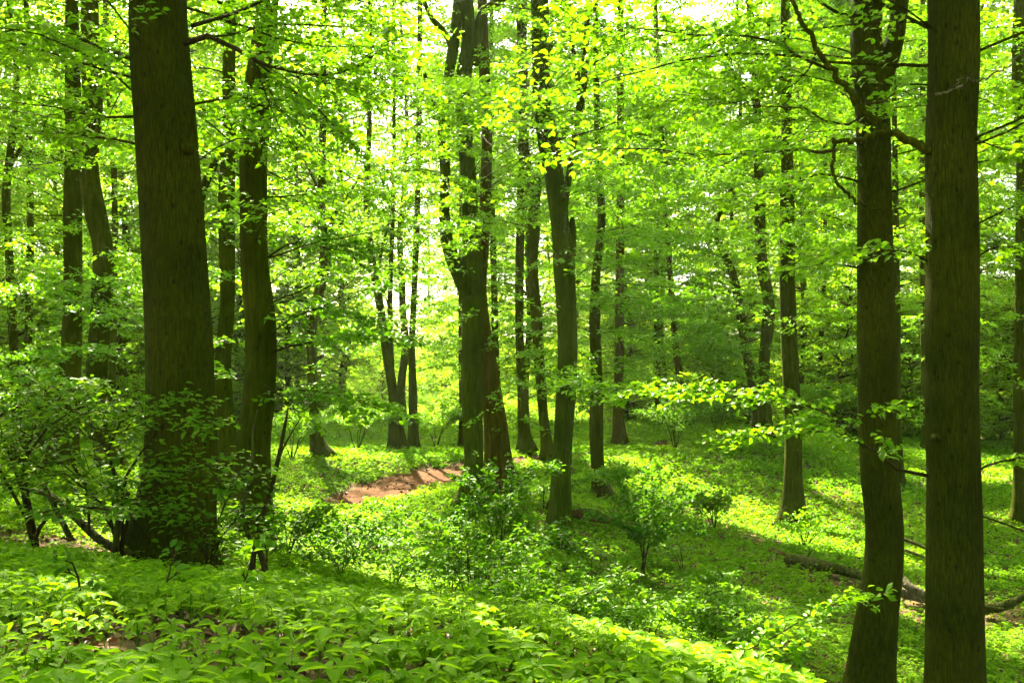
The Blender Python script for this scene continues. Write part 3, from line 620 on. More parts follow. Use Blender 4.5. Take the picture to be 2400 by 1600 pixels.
tree('BB', 12, [(1590,1998,112),(1500,2006,102),(1400,2017,90),(1300,2029,87),(1200,2031,84),(1100,2021,84),(1000,2015,80),(800,2015,87),(600,2010,80),(400,2008,73),(200,2000,78),(130,1992,72),(0,1990,68)],
     'tall forked tree second from the right with a gently bowed trunk', M_BARK, seed=27, H=27, sides=36, noise=.03, flare=.25, stubs=[(1995,720,.014),(2030,960,.012),(2022,330,.012),(2045,1190,.012)], R=4,
     limbs=[[(2015,205,56,.05),(2034,150,52,.05),(2052,100,46,.05),(2062,50,40,.05),(2068,5,38,.05)],[(1975,22,14,-.1),(1955,38,10,-.2),(1925,30,8,-.3),(1890,10,6,-.4)]],
     low=[dict(n=6, zr=(1.4, 4.4), lr=(1.8, 3.2), az=(-2.4, 2.4), tint=.65)])
tree('CC', 29, [(1090,2062,22),(900,2060,18),(700,2060,16),(500,2057,14),(400,2056,13),(0,2050,10)],
     'dark slim trunk peeping out right behind the bowed forked tree', M_SMOOTH, seed=28, H=23, low=[dict(n=8, zr=(.5, 10), lr=(1.8, 3.4), az=ALL)])
tree('DD', 37, [(1040,2128,20),(700,2122,18),(500,2118,16),(300,2120,14),(0,2120,11)],
     'slim far trunk mostly hidden left of the rightmost thick tree', M_SMOOTH, seed=29, H=23, low=[dict(n=10, zr=(0, 12), lr=(2, 3.5), az=ALL)])
tree('EE', 9, [(1790,2196,150),(1568,2194,132),(1300,2192,124),(1100,2191,118),(900,2186,117),(750,2187,116),(600,2188,115),(300,2185,110),(150,2190,111),(0,2189,110)],
     'thick dark ridged trunk at the right with a long branch reaching left', M_BARK, seed=30, H=28, sides=40, noise=.03, flare=.3, R=4.2,
     low=[dict(n=4, zr=(2.4, 4.2), lr=(2.4, 4.2), az=(-2.3, -.6), tint=.6, dens=.8), dict(n=3, zr=(.4, 4), lr=(1.5, 2.6), az=(.4, 2.6), tint=.7)], stubs=[(2133,1002,.03),(2160,520,.010),(2215,760,.012),(2170,1180,.010),(2225,330,.008),(2180,250,.008)])
tree('FF', 24, [(1180,2345,30),(900,2342,27),(600,2345,25),(400,2348,26),(300,2346,28),(170,2340,30),(0,2342,24)],
     'pale-barked tree at the right edge of the view', M_SMOOTH, seed=31, H=25, limbs=[[(2345,200,14,0),(2362,120,12,0),(2390,30,10,0),(2400,5,9,0)]], low=[dict(n=10, zr=(-1, 8.5), lr=(1.8, 3.4), az=ALL, tint=.7)])
tree('GG', 26, [(1100,250,20),(700,262,14),(400,262,13),(150,247,14),(60,243,14),(0,243,13)],
     'slim dark stem above left of the thickest tree with a side limb', M_SMOOTH, seed=32, H=23, limbs=[[(250,150,12,0),(270,120,12,0),(290,90,10,0),(300,40,8,0)]], low=[dict(n=7, zr=(1, 9), lr=(1.8, 3.2), az=ALL)])

# hero branches
add_branch('A', [(425,100,9.1),(450,80,9.0),(520,98,8.9),(600,140,8.8),(680,170,8.8),(790,168,8.8),(900,90,8.8)], .030, .9, tint=.45, seed=1, label='long branch reaching right', t0=.3, twig_gap=.16)
add_branch('A', [(560,118,8.85),(640,185,8.8),(720,240,8.7),(790,320,8.7)], .014, .8, tint=.45, seed=2, t0=.15)
add_branch('A', [(575,125,8.85),(600,200,8.8),(625,280,8.7),(640,330,8.7)], .010, .5, tint=.45, seed=3, t0=.2)
add_branch('A', [(440,60,9.3),(560,20,9.8),(700,-20,10.3),(900,30,10.6)], .02, 1.1, tint=.5, seed=4)
add_branch('A', [(440,240,9.4),(520,215,9.8),(600,230,10.2),(700,300,10.4)], .014, .9, tint=.4, seed=5)
add_branch('A', [(306,268,9.2),(200,258,9.1),(100,235,9.0),(0,228,8.9)], .014, .7, tint=.5, seed=6)
add_branch('A', [(310,330,9.2),(240,310,9.5),(140,290,9.8),(30,300,10)], .012, .8, tint=.6, seed=7)
add_branch('A', [(330,140,9.4),(250,110,10),(120,90,10.5),(-60,120,11)], .016, .9, tint=.6, seed=8)
add_branch('C', [(180,1000,16),(120,930,14),(40,900,12.5),(-60,880,11.5)], .02, 1.2, tint=.3, seed=9)
add_branch('C', [(190,640,19),(110,650,17.5),(20,655,16),(-60,670,15)], .02, 1.5, tint=.35, seed=10)
add_branch('C', [(188,680,19),(220,690,17.5),(270,720,16),(320,760,15)], .016, 1.0, tint=.2, seed=11)
add_branch('C', [(150,520,19.5),(90,530,18.5),(0,560,17.5)], .016, 1.3, tint=.6, seed=12)
add_branch('B', [(225,650,17.8),(260,640,16.8),(310,655,16)], .014, .9, tint=.2, seed=13)
add_branch('B', [(220,780,17.8),(170,790,16.2),(80,800,15)], .014, 1.2, tint=.25, seed=14)
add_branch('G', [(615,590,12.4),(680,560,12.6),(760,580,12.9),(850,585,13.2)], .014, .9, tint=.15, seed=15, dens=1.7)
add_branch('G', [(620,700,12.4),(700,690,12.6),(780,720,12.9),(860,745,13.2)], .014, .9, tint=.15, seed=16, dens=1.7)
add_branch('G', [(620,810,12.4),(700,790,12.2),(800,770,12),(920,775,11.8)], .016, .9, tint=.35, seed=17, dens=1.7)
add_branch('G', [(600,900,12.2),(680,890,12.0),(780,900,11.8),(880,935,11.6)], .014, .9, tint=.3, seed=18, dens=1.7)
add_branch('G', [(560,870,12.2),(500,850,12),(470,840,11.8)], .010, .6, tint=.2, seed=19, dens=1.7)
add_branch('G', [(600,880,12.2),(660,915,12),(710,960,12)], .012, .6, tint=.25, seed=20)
add_branch('G', [(610,260,12.4),(680,210,12.6),(790,190,13),(900,230,13.5)], .018, 1.2, tint=.5, seed=21)
add_branch('G', [(615,330,12.4),(700,340,12.8),(800,400,13.2),(900,470,13.5)], .016, 1.1, tint=.45, seed=22)
add_branch('L', [(1060,300,20.8),(990,330,19.5),(920,370,18),(840,400,17)], .02, 1.6, tint=.6, seed=23)
add_branch('L', [(1065,520,20.8),(1060,500,19.5),(1070,520,18.2),(1110,560,17)], .02, 1.5, tint=.55, seed=24, dens=1.2)
add_branch('L', [(1060,420,20.8),(1030,410,19.5),(1040,450,18),(1100,480,16.8)], .02, 1.4, tint=.6, seed=25, dens=1.2)
add_branch('L', [(1065,330,20.8),(1090,300,19),(1110,320,17.5),(1160,360,16.5)], .02, 1.4, tint=.55, seed=26)
add_branch('L', [(1060,240,20.8),(1000,220,19),(950,200,17.5),(900,210,16)], .02, 1.5, tint=.6, seed=27)
add_branch('L', [(1080,180,20.8),(1080,170,18),(1090,190,15.5),(1200,170,13.5)], .02, 1.3, tint=.7, seed=28)
add_branch('M', [(1112,250,21.8),(1150,220,18),(1180,230,15),(1250,290,13)], .02, 1.2, tint=.65, seed=29)
add_branch('S', [(1260,300,18.9),(1200,300,17.5),(1130,290,16),(1060,270,15)], .02, 1.3, tint=.45, seed=30)
add_branch('S', [(1300,600,18.9),(1310,590,17.8),(1350,585,17)], .014, .8, tint=.35, seed=31)
add_branch('S', [(1300,860,18.9),(1260,850,18),(1210,855,17)], .012, .8, tint=.4, seed=32)
add_branch('S', [(1265,330,18.9),(1380,300,18),(1500,280,17),(1600,300,16.5)], .02, 1.6, tint=.35, seed=33)
# the long bare limb with its leafy side branches on the rightmost thick tree
add_branch('EE', [(2136,345,8.95),(2085,320,8.9),(2030,298,8.85),(1985,255,8.8),(1955,215,8.8),(1900,155,8.75),(1860,80,8.7),(1815,5,8.6),(1780,-60,8.6)], .040, 0, leaves=False, mat=M_SMOOTH, seed=34, label='thick bare limb bending up to the left')
add_branch('EE', [(2035,302,8.85),(1995,314,8.8),(1950,326,8.7),(1918,324,8.7),(1913,345,8.7),(1914,400,8.7),(1932,430,8.7),(1965,462,8.7),(2020,480,8.7),(2080,485,8.7)], .024, 0, leaves=False, mat=M_SMOOTH, seed=35, label='thin bare limb hooking downwards')
add_branch('EE', [(1918,345,8.7),(1880,355,8.5),(1800,355,8.2),(1700,362,7.9),(1560,350,7.7),(1420,338,7.6),(1250,372,7.5)], .015, .55, tint=.5, seed=36, t0=.2, dens=.9, twig_gap=.17)
add_branch('EE', [(1905,160,8.8),(1850,145,8.9),(1780,98,8.9),(1650,95,8.7),(1480,85,8.4),(1300,70,8.1)], .014, .75, tint=.35, seed=37, t0=.12, dens=.9)
add_branch('EE', [(1970,240,8.8),(2010,240,8.7),(2060,225,8.6),(2140,213,8.5)], .014, .35, tint=.7, seed=38)
add_branch('EE', [(2150,216,8.5),(2190,205,8.48),(2215,192,8.45),(2270,180,8.4),(2310,155,8.3),(2360,105,8.2)], .012, 0, leaves=False, mat=M_DEAD, seed=39, label='pale dead stick across the trunk')
add_branch('EE', [(2190,204,8.48),(2200,185,8.46),(2225,176,8.44),(2240,172,8.44)], .007, 0, leaves=False, mat=M_DEAD, seed=40)
add_branch('EE', [(1990,262,8.9),(1940,290,9.3),(1860,260,9.6),(1720,250,9.6),(1600,220,9.4)], .012, .8, tint=.6, seed=41, dens=.9)
add_branch('EE', [(1880,110,8.8),(1830,200,9.3),(1740,230,9.5),(1650,150,9.4)], .012, .8, tint=.6, seed=42, dens=.9)
add_branch('EE', [(2130,1092,8.95),(2075,1085,8.9),(2035,1062,8.8),(1990,1030,8.8),(1930,1010,8.9),(1850,1000,9.2),(1740,1010,9.6)], .017, .9, tint=.75, seed=43, t0=.25, dens=1.8)
add_branch('EE', [(1985,1030,8.8),(1930,985,9),(1850,950,9.4),(1740,925,9.8),(1600,925,10.2),(1440,915,10.6),(1340,900,10.8)], .012, 1.0, tint=.7, seed=44, t0=.1, dens=1.8)
add_branch('EE', [(1935,1005,8.9),(1990,960,8.8),(2040,925,8.7)], .008, .4, tint=.7, seed=45, dens=1.8)
add_branch('EE', [(2245,1080,8.95),(2290,1065,8.9),(2352,1060,8.8),(2420,1070,8.8)], .012, .5, tint=.7, seed=46, dens=1.8)
add_branch('EE', [(2130,600,8.9),(2080,570,8.8),(2020,560,8.7),(1930,575,8.7)], .012, .55, tint=.8, seed=47, dens=1.8)
add_branch('EE', [(2245,590,9),(2290,565,9.2),(2360,560,9.5)], .010, .6, tint=.8, seed=48, dens=1.8)
add_branch('EE', [(2240,320,9),(2300,340,9.6),(2370,330,10)], .010, .7, tint=.7, seed=49, dens=1.8)
add_branch('BB', [(1985,420,12),(1900,400,11.8),(1800,440,11.5),(1680,460,11.3)], .018, 1.0, tint=.6, seed=50)
add_branch('BB', [(1985,620,12),(1900,600,11.8),(1800,620,11.5)], .014, .9, tint=.65, seed=51)
add_branch('BB', [(1985,180,12),(1850,170,11.6),(1700,200,11.2),(1500,210,11)], .018, 1.2, tint=.55, seed=52)
add_branch('BB', [(2040,160,12),(2100,150,11.8),(2150,200,11.6)], .012, .7, tint=.7, seed=53)
add_branch('Z', [(1810,420,24.8),(1740,430,22.5),(1640,440,20.5),(1540,430,19)], .02, 1.9, tint=.4, seed=54)
add_branch('Z', [(1812,540,24.8),(1750,530,22.5),(1680,520,20.5)], .02, 1.7, tint=.4, seed=55)
add_branch('Z', [(1812,560,24.8),(1870,540,22.5),(1930,560,21)], .02, 1.4, tint=.45, seed=56)
add_branch('T', [(1372,560,25.8),(1430,540,24),(1510,560,22)], .02, 1.7, tint=.3, seed=57)
add_branch('T', [(1372,420,25.8),(1430,410,24),(1500,420,22)], .02, 1.8, tint=.3, seed=58)
add_branch('T', [(1370,700,25.8),(1440,690,24),(1520,700,22.5)], .02, 1.6, tint=.35, seed=59)
add_branch('F', [(522,640,16.9),(490,620,16),(440,640,15.5)], .012, 1, tint=.3, seed=60)

# ------------------------------------------------------------------ shrubs, saplings
def shrub(name, base, stems, label, cat, ls=None, tint=.4, mat=None, seed=0, r0=.012, width=.5, dens=1.0, jit=.35, group=None, twig_gap=.16, t0=.3, wood=None):
    """stems: lists of (u, v, d); the first point is the foot (put on the ground)"""
    rng = np.random.default_rng(seed*17+3); q0 = P(*base); q0[2] = gz1(q0[0], q0[1])-.02
    root = empty(name, q0); tag(root, label, cat, group); lv = Leaves()
    for st in stems:
        q = np.array([q0+rng.normal(0, .03, 3)*[1, 1, 0]]+[P(*s_) for s_ in st]); w = Wood(); d = q[:, 1].mean(); l_ = ls or lscale(d)*.95; k = l_/.078
        spray(w, lv, q, r0, l_, width, np.clip(tint+rng.normal(0, .08), 0, 1), rng, twig_gap=.62*twig_gap*k**.5, leaf_gap=.030*k/dens, jit=jit+.1, t0=t0, thick=d < 14)
        w.build('stem', wood or M_TWIG, root)
    A = lv.array()
    link('foliage', leaf_mesh('foliage', A, mat or M_BUSH, 1 if base[2] < 15 else 0), root)
    return root
shrub('shrub', (270,1270,8.6), [[(285,1150,8.5),(330,1040,8.3),(420,960,8.1),(520,985,8.0)],[(280,1120,8.6),(250,1010,8.6),(340,930,8.5),(430,920,8.4)],[(240,1180,8.6),(180,1100,8.6),(100,1040,8.5),(0,1000,8.4)],[(290,1180,8.4),(360,1100,8.1),(440,1060,7.9),(530,1090,7.8)],
      [(260,1200,8.5),(200,1120,8.1),(150,1090,7.9),(60,1100,7.7)],[(270,1100,8.7),(210,980,8.9),(120,920,9),(20,900,9)]],
      'wide dark green shrub with grey stems in front of the thickest tree', 'shrub', tint=.6, seed=1, width=.6, r0=.018, dens=.6, jit=.2)
shrub('shrub', (80,1240,8.4), [[(60,1120,8.2),(100,1020,8.0),(180,960,7.9),(260,930,7.8)],[(40,1130,8.2),(-20,1040,8),(30,960,7.9),(100,940,7.8)],[(110,1180,8.2),(180,1150,7.8),(260,1160,7.6),(340,1170,7.4)],[(60,1150,8.4),(10,1010,8.6),(-40,900,8.8)],[(60,1110,8.4),(90,960,8.6),(150,880,8.8),(230,860,8.9)]],
      'dense dark shrub with crossing stems at the left edge', 'shrub', tint=.55, seed=2, width=.6, r0=.02, dens=.6, jit=.2)
shrub('shrub', (470,1330,8.2), [[(470,1240,8.1),(420,1180,8.0),(370,1140,7.9),(300,1130,7.8)],[(490,1230,8.1),(520,1140,8),(560,1090,7.9),(600,1100,7.8)],[(500,1270,8.1),(540,1210,7.9),(590,1180,7.8)],[(460,1270,8.1),(430,1230,7.8),(390,1210,7.6)],[(480,1200,8.2),(450,1110,8.3),(480,1060,8.3)]],
      'low bushy beech seedling clump at the foot of the thickest tree', 'shrub', tint=.35, seed=3, width=.40, r0=.01, mat=M_BUSH, dens=.38, jit=.25)
shrub('shrub', (1140,1370,13.8), [[(1130,1310,13.8),(1090,1240,13.7),(1040,1200,13.5),(980,1210,13.4)],[(1150,1290,13.8),(1160,1200,13.8),(1190,1130,13.8),(1260,1090,13.8)],[(1160,1300,13.8),(1210,1230,13.6),(1280,1210,13.5),(1350,1240,13.4)],[(1140,1280,13.8),(1120,1180,14),(1090,1110,14),(1050,1090,14)],[(1130,1330,13.7),(1060,1310,13.3),(980,1300,13)],
      [(1160,1330,13.7),(1230,1310,13.3),(1320,1310,13.1)],[(1140,1250,14),(1150,1140,14.2),(1130,1080,14.2)]],
      'broad dark bush in the hollow in front of the central pair of trees', 'bush', tint=.25, seed=4, width=.75, r0=.014, dens=1.2)
shrub('shrub', (1480,1300,17), [[(1475,1230,17),(1440,1150,17),(1430,1100,17)],[(1485,1220,17),(1500,1140,17),(1510,1085,17)],[(1490,1240,17),(1540,1180,17),(1580,1140,17)],[(1470,1250,17),(1420,1200,16.8),(1390,1190,16.6)],[(1490,1250,17),(1550,1220,16.8),(1590,1230,16.6)],[(1480,1200,17.2),(1470,1120,17.3),(1480,1080,17.3)]],
      'dark bluish green bush on the bank right of the tall straight beech', 'bush', tint=.1, seed=5, width=.75, r0=.012, dens=1.3)
shrub('shrub', (600,1340,8.3), [[(598,1240,8.3),(560,1180,8.2),(545,1160,8.2)],[(600,1230,8.3),(620,1200,8.2),(600,1160,8.1)]],
      'small leafy shoot between the low clump and the leaning dead stems', 'shrub', tint=.4, seed=6, width=.22, r0=.008, mat=M_BEECH)
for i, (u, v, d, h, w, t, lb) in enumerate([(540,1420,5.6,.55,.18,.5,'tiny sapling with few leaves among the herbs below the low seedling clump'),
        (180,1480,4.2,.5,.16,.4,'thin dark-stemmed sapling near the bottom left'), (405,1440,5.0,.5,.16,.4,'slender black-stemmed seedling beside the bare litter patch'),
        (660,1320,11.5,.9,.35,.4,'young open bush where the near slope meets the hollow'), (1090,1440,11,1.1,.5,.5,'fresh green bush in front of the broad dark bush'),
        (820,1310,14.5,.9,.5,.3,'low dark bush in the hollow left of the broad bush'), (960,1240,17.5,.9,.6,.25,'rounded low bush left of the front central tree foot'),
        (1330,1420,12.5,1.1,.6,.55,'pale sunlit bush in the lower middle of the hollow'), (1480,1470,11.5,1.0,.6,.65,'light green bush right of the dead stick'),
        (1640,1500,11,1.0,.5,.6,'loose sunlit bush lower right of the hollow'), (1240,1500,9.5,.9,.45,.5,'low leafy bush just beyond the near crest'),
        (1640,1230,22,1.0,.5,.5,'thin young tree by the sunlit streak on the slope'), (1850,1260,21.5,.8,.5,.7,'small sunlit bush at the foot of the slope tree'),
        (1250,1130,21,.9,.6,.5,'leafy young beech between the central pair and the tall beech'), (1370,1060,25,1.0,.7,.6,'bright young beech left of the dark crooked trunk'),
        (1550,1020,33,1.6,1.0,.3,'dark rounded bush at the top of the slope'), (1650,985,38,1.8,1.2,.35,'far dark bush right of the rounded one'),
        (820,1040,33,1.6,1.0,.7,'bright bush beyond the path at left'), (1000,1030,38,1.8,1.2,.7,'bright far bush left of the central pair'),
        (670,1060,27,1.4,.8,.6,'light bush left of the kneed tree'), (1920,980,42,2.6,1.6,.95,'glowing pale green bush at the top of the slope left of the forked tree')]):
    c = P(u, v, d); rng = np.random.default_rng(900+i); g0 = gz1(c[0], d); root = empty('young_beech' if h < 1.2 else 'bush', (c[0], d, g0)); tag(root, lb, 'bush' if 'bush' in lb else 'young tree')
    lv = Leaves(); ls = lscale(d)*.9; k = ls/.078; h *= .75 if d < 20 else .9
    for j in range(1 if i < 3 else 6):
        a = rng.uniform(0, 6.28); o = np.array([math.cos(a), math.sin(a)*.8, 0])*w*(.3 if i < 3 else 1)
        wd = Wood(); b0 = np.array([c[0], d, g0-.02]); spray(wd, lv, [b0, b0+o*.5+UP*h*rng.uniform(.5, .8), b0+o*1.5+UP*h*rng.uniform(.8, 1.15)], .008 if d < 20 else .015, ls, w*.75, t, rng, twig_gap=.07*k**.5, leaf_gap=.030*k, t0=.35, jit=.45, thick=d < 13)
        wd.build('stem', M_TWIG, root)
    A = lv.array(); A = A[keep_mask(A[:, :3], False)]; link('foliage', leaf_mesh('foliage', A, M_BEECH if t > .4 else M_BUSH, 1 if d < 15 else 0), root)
_g = np.random.default_rng(55)
for i in range(26):
    v = _g.uniform(1250, 1490); u = _g.uniform(680, 1180) if i % 2 else _g.uniform(1150, 1800); d = 10.5+(1490-v)*.032
    if v > 1350+(u-700)*.2: v = 1350+(u-700)*.2
    x = P(u, v, d)[0]; g0 = gz1(x, d); root = empty('young_beech', (x, d, g0)); tag(root, 'leafy beech seedling in the green hollow beyond the near crest', 'young tree', 'beech seedlings in the hollow')
    lv = Leaves(); h = _g.uniform(.3, .7); t = _g.uniform(.15, .7); wd = Wood()
    for j in range(5):
        a = _g.uniform(0, 6.28); o = np.array([math.cos(a), math.sin(a)*.8, 0])*_g.uniform(.3, .6); b0 = np.array([x, d, g0-.02])
        spray(wd, lv, [b0, b0+o*.4+UP*h*.7, b0+o*1.4+UP*h*_g.uniform(.7, 1.1)], .007, .07, .34, t, _g, twig_gap=.09, leaf_gap=.036, t0=.4, jit=.35, thick=False)
    wd.build('stem', M_TWIG, root); link('foliage', leaf_mesh('foliage', lv.array(), M_BEECH if t > .3 else M_BUSH, 1), root)
# leaning sapling whose leafy top crosses the bowed trunk
shrub('sapling', (1560,1640,7.6), [[(1640,1530,7.6),(1740,1480,7.6),(1860,1420,7.6),(1960,1385,7.6),(2025,1375,7.6)],[(1620,1560,7.6),(1700,1520,7.7),(1790,1500,7.8),(1880,1450,7.8)]],
      'bent sapling whose sunlit leafy tip crosses the bowed forked trunk', 'sapling', tint=.75, seed=8, width=.28, r0=.009, mat=M_BEECH, t0=.3, dens=1.3)

# ------------------------------------------------------------------ dead wood
def stick(name, pts, label, cat, mat, branches=(), sides=10, noise=.08, seed=0, ground=False):
    """pts: (u, v, d, width px); extra branches become children"""
    def curve(pp): q = np.array([np.r_[P(u, v, d), w/2/F*d] for (u, v, d, w) in pp]); return smooth_poly(q, max(8, len(q)*6))
    c = curve(pts); root = empty(name, c[0, :3]); tag(root, label, cat)
    w = Wood(); w.tube(c[:, :3], np.maximum(.003, c[:, 3]), sides, noise, seed); w.build('log' if 'log' in name else 'stem', mat, root)
    for b in branches:
        c = curve(b); w = Wood(); w.tube(c[:, :3], np.maximum(.003, c[:, 3]), 7, noise, seed+1); w.build('branch', mat, root)
stick('fallen_log', [(1806,1284,19.4,24),(1840,1288,19.2,30),(1880,1297,18.9,27),(1920,1306,18.5,25),(1990,1326,17.9,20),(2050,1344,17.4,15)], 'dark grey fallen log lying left of the bowed forked trunk', 'log', M_MOSS, [[(1850,1290,19.1,8),(1856,1276,19.1,6),(1866,1262,19.1,3)],[(1955,1316,18.2,7),(1950,1300,18.2,4)]], noise=.28, seed=3)
stick('fallen_log', [(1590,1222,23.8,20),(1680,1243,22.4,26),(1760,1266,21.0,26),(1800,1282,20.0,26)], 'reddish rotten log partly overgrown, left end of the log line on the slope', 'log', M_BROWN, noise=.15, seed=4)
stick('fallen_log', [(2072,1332,16.8,22),(2095,1350,16.6,20),(2120,1362,16.5,18),(2160,1380,16.4,16)], 'bright broken branch wood lying between the two right-hand trunks', 'log', M_DEAD, [[(2065,1358,16.9,26),(2110,1372,16.8,20),(2150,1385,16.7,14)]], noise=.15, seed=5)
stick('fallen_log', [(2255,1400,16.2,26),(2300,1392,16.0,24),(2340,1375,15.8,18),(2400,1345,15.6,12)], 'mossy broken log with a pale end at the right edge', 'log', M_MOSS, [[(2262,1392,16.0,8),(2300,1398,15.9,6),(2330,1395,15.8,4)]], noise=.18, seed=6)
stick('fallen_log', [(1310,1178,20.5,14),(1340,1180,20.4,24),(1390,1190,20.2,20),(1410,1196,20.1,10)], 'short dark rotten log on the bank right of the tall beech foot', 'log', M_BROWN, noise=.2, seed=7)
stick('fallen_branch', [(2078,1238,20.5,9),(2110,1250,20.2,9),(2150,1272,19.8,6)], 'mossy fallen branch higher up between the two right-hand trunks', 'branch', M_MOSS, [[(2078,1262,20,7),(2105,1272,19.8,7),(2140,1285,19.6,5)]], seed=8)
stick('fallen_log', [(2320,1128,28.5,14),(2350,1134,28.2,14),(2370,1138,28,10)], 'small brown log on the far right slope', 'log', M_BROWN, seed=9)
stick('dead_stick', [(1362,1535,4.3,15),(1337,1498,4.32,13),(1322,1468,4.34,9),(1302,1440,4.36,4)], 'dark curved stick poking up from the near crest', 'stick', M_TWIG, [[(1340,1502,4.3,8),(1368,1508,4.3,4)]], seed=10)
stick('dead_sapling', [(618,1340,8.3,12),(605,1290,8.3,14),(590,1240,8.3,13),(612,1160,8.3,12),(640,1050,8.3,10),(652,990,8.3,8),(662,935,8.3,4)], 'leaning bare dark stem right of the scarred trunk, arched at its foot', 'dead sapling', M_TWIG,
      [[(577,1335,8.3,14),(580,1290,8.3,13),(590,1245,8.3,12)],[(612,1160,8.3,6),(650,1030,8.2,5),(690,960,8.2,2)]], seed=11)
stick('dead_sapling', [(585,1260,8.1,9),(560,1200,8.1,9),(565,1120,8.1,8),(578,1060,8.1,6),(582,980,8.1,5),(592,940,8.1,3)], 'thin mossy bare stem standing in front of the scarred trunk', 'dead sapling', M_MOSS, [[(576,1095,8.1,3),(600,1085,8.1,2),(618,1080,8.1,1)]], seed=12)
stick('fallen_branch', [(300,1275,8.7,22),(230,1240,8.8,20),(170,1185,8.9,18),(120,1140,9,14),(40,1120,9.1,10)], 'grey arching dead branch lying under the left shrubs', 'branch', M_MOSS, [[(165,1240,8.9,14),(130,1170,8.95,13),(100,1110,9,12)],[(265,1272,8.5,16),(275,1190,8.5,14),(295,1130,8.5,10)],[(205,1230,8.7,7),(203,1160,8.7,6),(195,1110,8.7,4)]], seed=13)
stick('fallen_branch', [(690,1385,8.2,3),(710,1378,8.2,4),(725,1370,8.2,3)], 'short bare twig lying on the herbs right of the arched dead stem', 'branch', M_BROWN, seed=14)
stick('fallen_branch', [(2380,1230,22,4),(2300,1200,22.6,5),(2240,1180,23,3)], 'thin dead branch lying on the slope right of the thick dark trunk', 'branch', M_TWIG, seed=15)

# ------------------------------------------------------------------ the wood behind, beside and behind the camera: copies of a few trees
def proto(seed, H, zlo, R, n_br, ls, r0):
    tg = .34 if H > 8 else .22
    rng = np.random.default_rng(seed); ext = [np.array([0, 0, -.1, r0])]
    for k in range(1, 14): ext.append(np.array([ext[-1][0]+rng.normal(0, .16), ext[-1][1]+rng.normal(0, .16), H*k/13, r0*(1-.85*k/13)]))
    c = smooth_poly(np.array(ext), 40); w = Wood(); w.tube(c[:, :3], c[:, 3], 10, .06, seed, .5); lv = Leaves(); tw = Wood()
    for b in range(n_br):
        z0 = zlo+(H-zlo)*rng.random()**1.3; i = np.argmin(abs(c[:, 2]-z0)); a = rng.uniform(0, 6.28); rr = R*rng.uniform(.55, 1.05)*(.5+.5*math.sin(math.pi*min(1, .2+.8*(H-z0)/(H-zlo+.1))))
        dr = np.array([math.cos(a), math.sin(a), 0]); s0 = c[i, :3]; pts = [s0, s0+dr*rr*.5+UP*rr*rng.uniform(.1, .3), s0+dr*rr+UP*rr*rng.uniform(-.1, .3)]
        tw.tube(smooth_poly(pts, 6), np.linspace(.045, .01, 6), 4)
        spray(None, lv, pts, 0, ls, rr*.42, rng.uniform(.3, .8), rng, twig_gap=tg, leaf_gap=ls*.48, jit=.36, thick=False)
    return tri_mesh('trunk', np.vstack(w.V), np.vstack(w.T), M_SMOOTH), tri_mesh('twigs', np.vstack(tw.V), np.vstack(tw.T), M_TWIG), leaf_mesh('crown', lv.array(), M_FAR, 0)
YOUNG = proto(5, 6.5, .1, 2.4, 70, .14, .05)
PROTO = [proto(1, 26, 1.2, 4.0, 175, .20, .20), proto(2, 28, 3.0, 4.3, 190, .21, .24), proto(3, 22, .6, 3.8, 170, .19, .17), proto(4, 28, 8, 4.4, 110, .24, .27)]
def put(x, y, k, label, group, sc, rz):
    z = gz1(x, y); r = empty('beech_tree', (x, y, z)); r.rotation_euler = (0, 0, rz); r.scale = (sc, sc, sc); tag(r, label, 'tree', group)
    for nm, me in zip(('trunk', 'twigs', 'crown'), PROTO[k]):
        o = bpy.data.objects.new(nm, me); COL.objects.link(o); o.parent = r
rng = np.random.default_rng(77); heroes = np.array([[t[1][0, 0], t[2]] for t in TREE.values()]); placed = [tuple(h) for h in heroes]
def try_put(n, yr, xf, kinds, label, group, gap):
    c = 0; tries = 0
    while c < n and tries < n*60:
        tries += 1; y = rng.uniform(*yr); x = rng.uniform(*xf(y))
        if min(math.hypot(x-a, y-b) for a, b in placed) < gap: continue
        if gap > 3 and 43 < y < 88 and rng.random() < (.72 if -26 < x < -2 else .5 if x > 8 else 0): continue   # trees thinned out there so more light fills the background
        tt = np.linspace(0, 36, 37)[None]; lx = LITP[:, 0:1]+S[0]*tt; ly = LITP[:, 1:2]+S[1]*tt; lz = LITP[:, 2:3]+S[2]*tt
        if y < 56 and (np.hypot(lx-x, ly-y)[lz < 22] < 3.2).any(): continue
        placed.append((x, y)); put(x, y, kinds[rng.integers(len(kinds))], label, group, rng.uniform(.85, 1.15), rng.uniform(0, 6.28)); c += 1
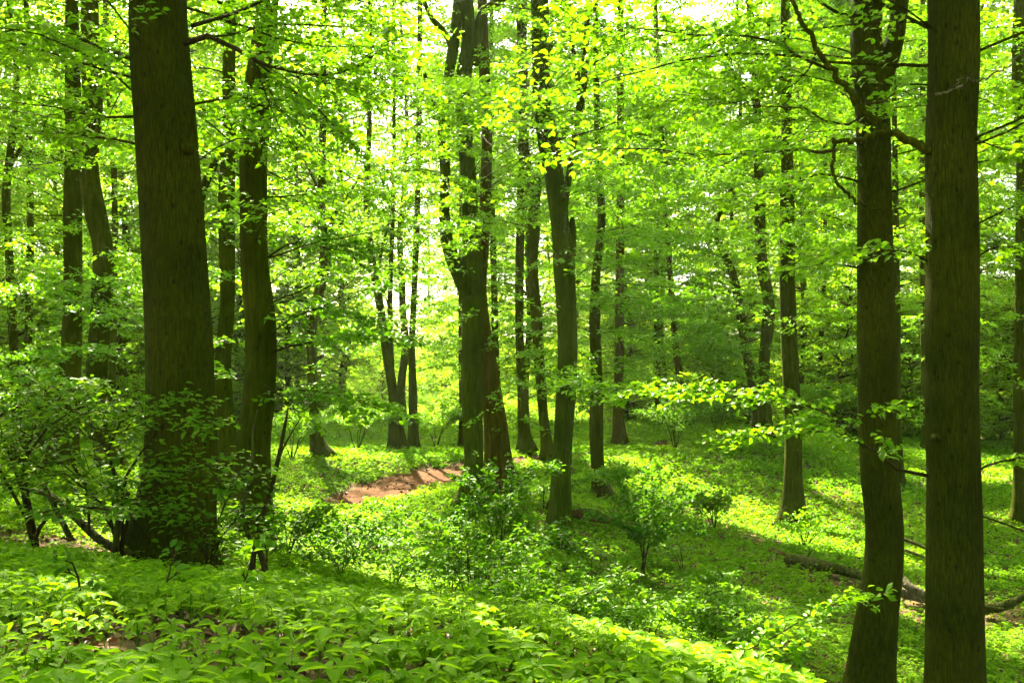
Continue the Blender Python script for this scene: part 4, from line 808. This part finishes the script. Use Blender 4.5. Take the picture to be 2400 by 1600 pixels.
try_put(30, (43, 66), lambda y: (-.62*y, .62*y), [0, 1, 2, 3], 'slender beech in the dense sunlit wood beyond the path and slope', 'beeches in the middle distance of the wood', 4.2)
try_put(30, (66, 105), lambda y: (-.62*y, .62*y), [0, 1, 2], 'far-off beech among the glowing green mass at the back of the wood', 'farthest beeches of the wood', 6)
try_put(40, (105, 160), lambda y: (-.60*y, .60*y), [0, 1, 2], 'far-off beech among the glowing green mass at the back of the wood', 'farthest beeches of the wood', 6)
try_put(10, (6, 42), lambda y: (-.55*y-12, -.55*y-3), [1, 3], 'beech just outside the left of the view', 'beeches beside the view', 4.5)
try_put(10, (6, 42), lambda y: (.55*y+3, .55*y+12), [1, 3], 'beech just outside the right of the view', 'beeches beside the view', 4.5)
try_put(12, (-22, -3), lambda y: (-16, 16), [1, 3], 'beech behind the viewpoint', 'beeches behind the viewpoint', 5)
PROTO = [YOUNG]
def ok_put(n, yr, lab, grp):
    try_put(n, yr, lambda y: (-.60*y, .60*y), [0], lab, grp, 1.9)
ok_put(44, (38, 56), 'leafy young beech in the undergrowth beyond the path', 'young beeches of the understorey')
ok_put(60, (56, 92), 'distant leafy young beech low among the trunks', 'distant young beeches')
def haze():
    V = np.array([(x, y, z) for x in (-90, 90) for y in (-28, 175) for z in (-7, 45)], float)
    T = np.array([(0,1,3),(0,3,2),(4,6,7),(4,7,5),(0,4,5),(0,5,1),(2,3,7),(2,7,6),(0,2,6),(0,6,4),(1,5,7),(1,7,3)])
    m, nt, n, l = new_mat('haze_air'); out = n.new('ShaderNodeOutputMaterial'); v = n.new('ShaderNodeVolumePrincipled')
    v.inputs['Density'].default_value = HAZE; v.inputs['Color'].default_value = (.92, 1, .62, 1); v.inputs['Anisotropy'].default_value = .35
    l.new(v.outputs[0], out.inputs['Volume'])
    tag(link('haze', tri_mesh('haze', V, T, m, smooth=False)), 'thin luminous haze hanging in the depth of the wood', 'haze', kind='stuff')
HAZE = .00028
if HAZE: haze()
nf = sum(len(m.polygons) for m in bpy.data.meshes); print('faces', nf)
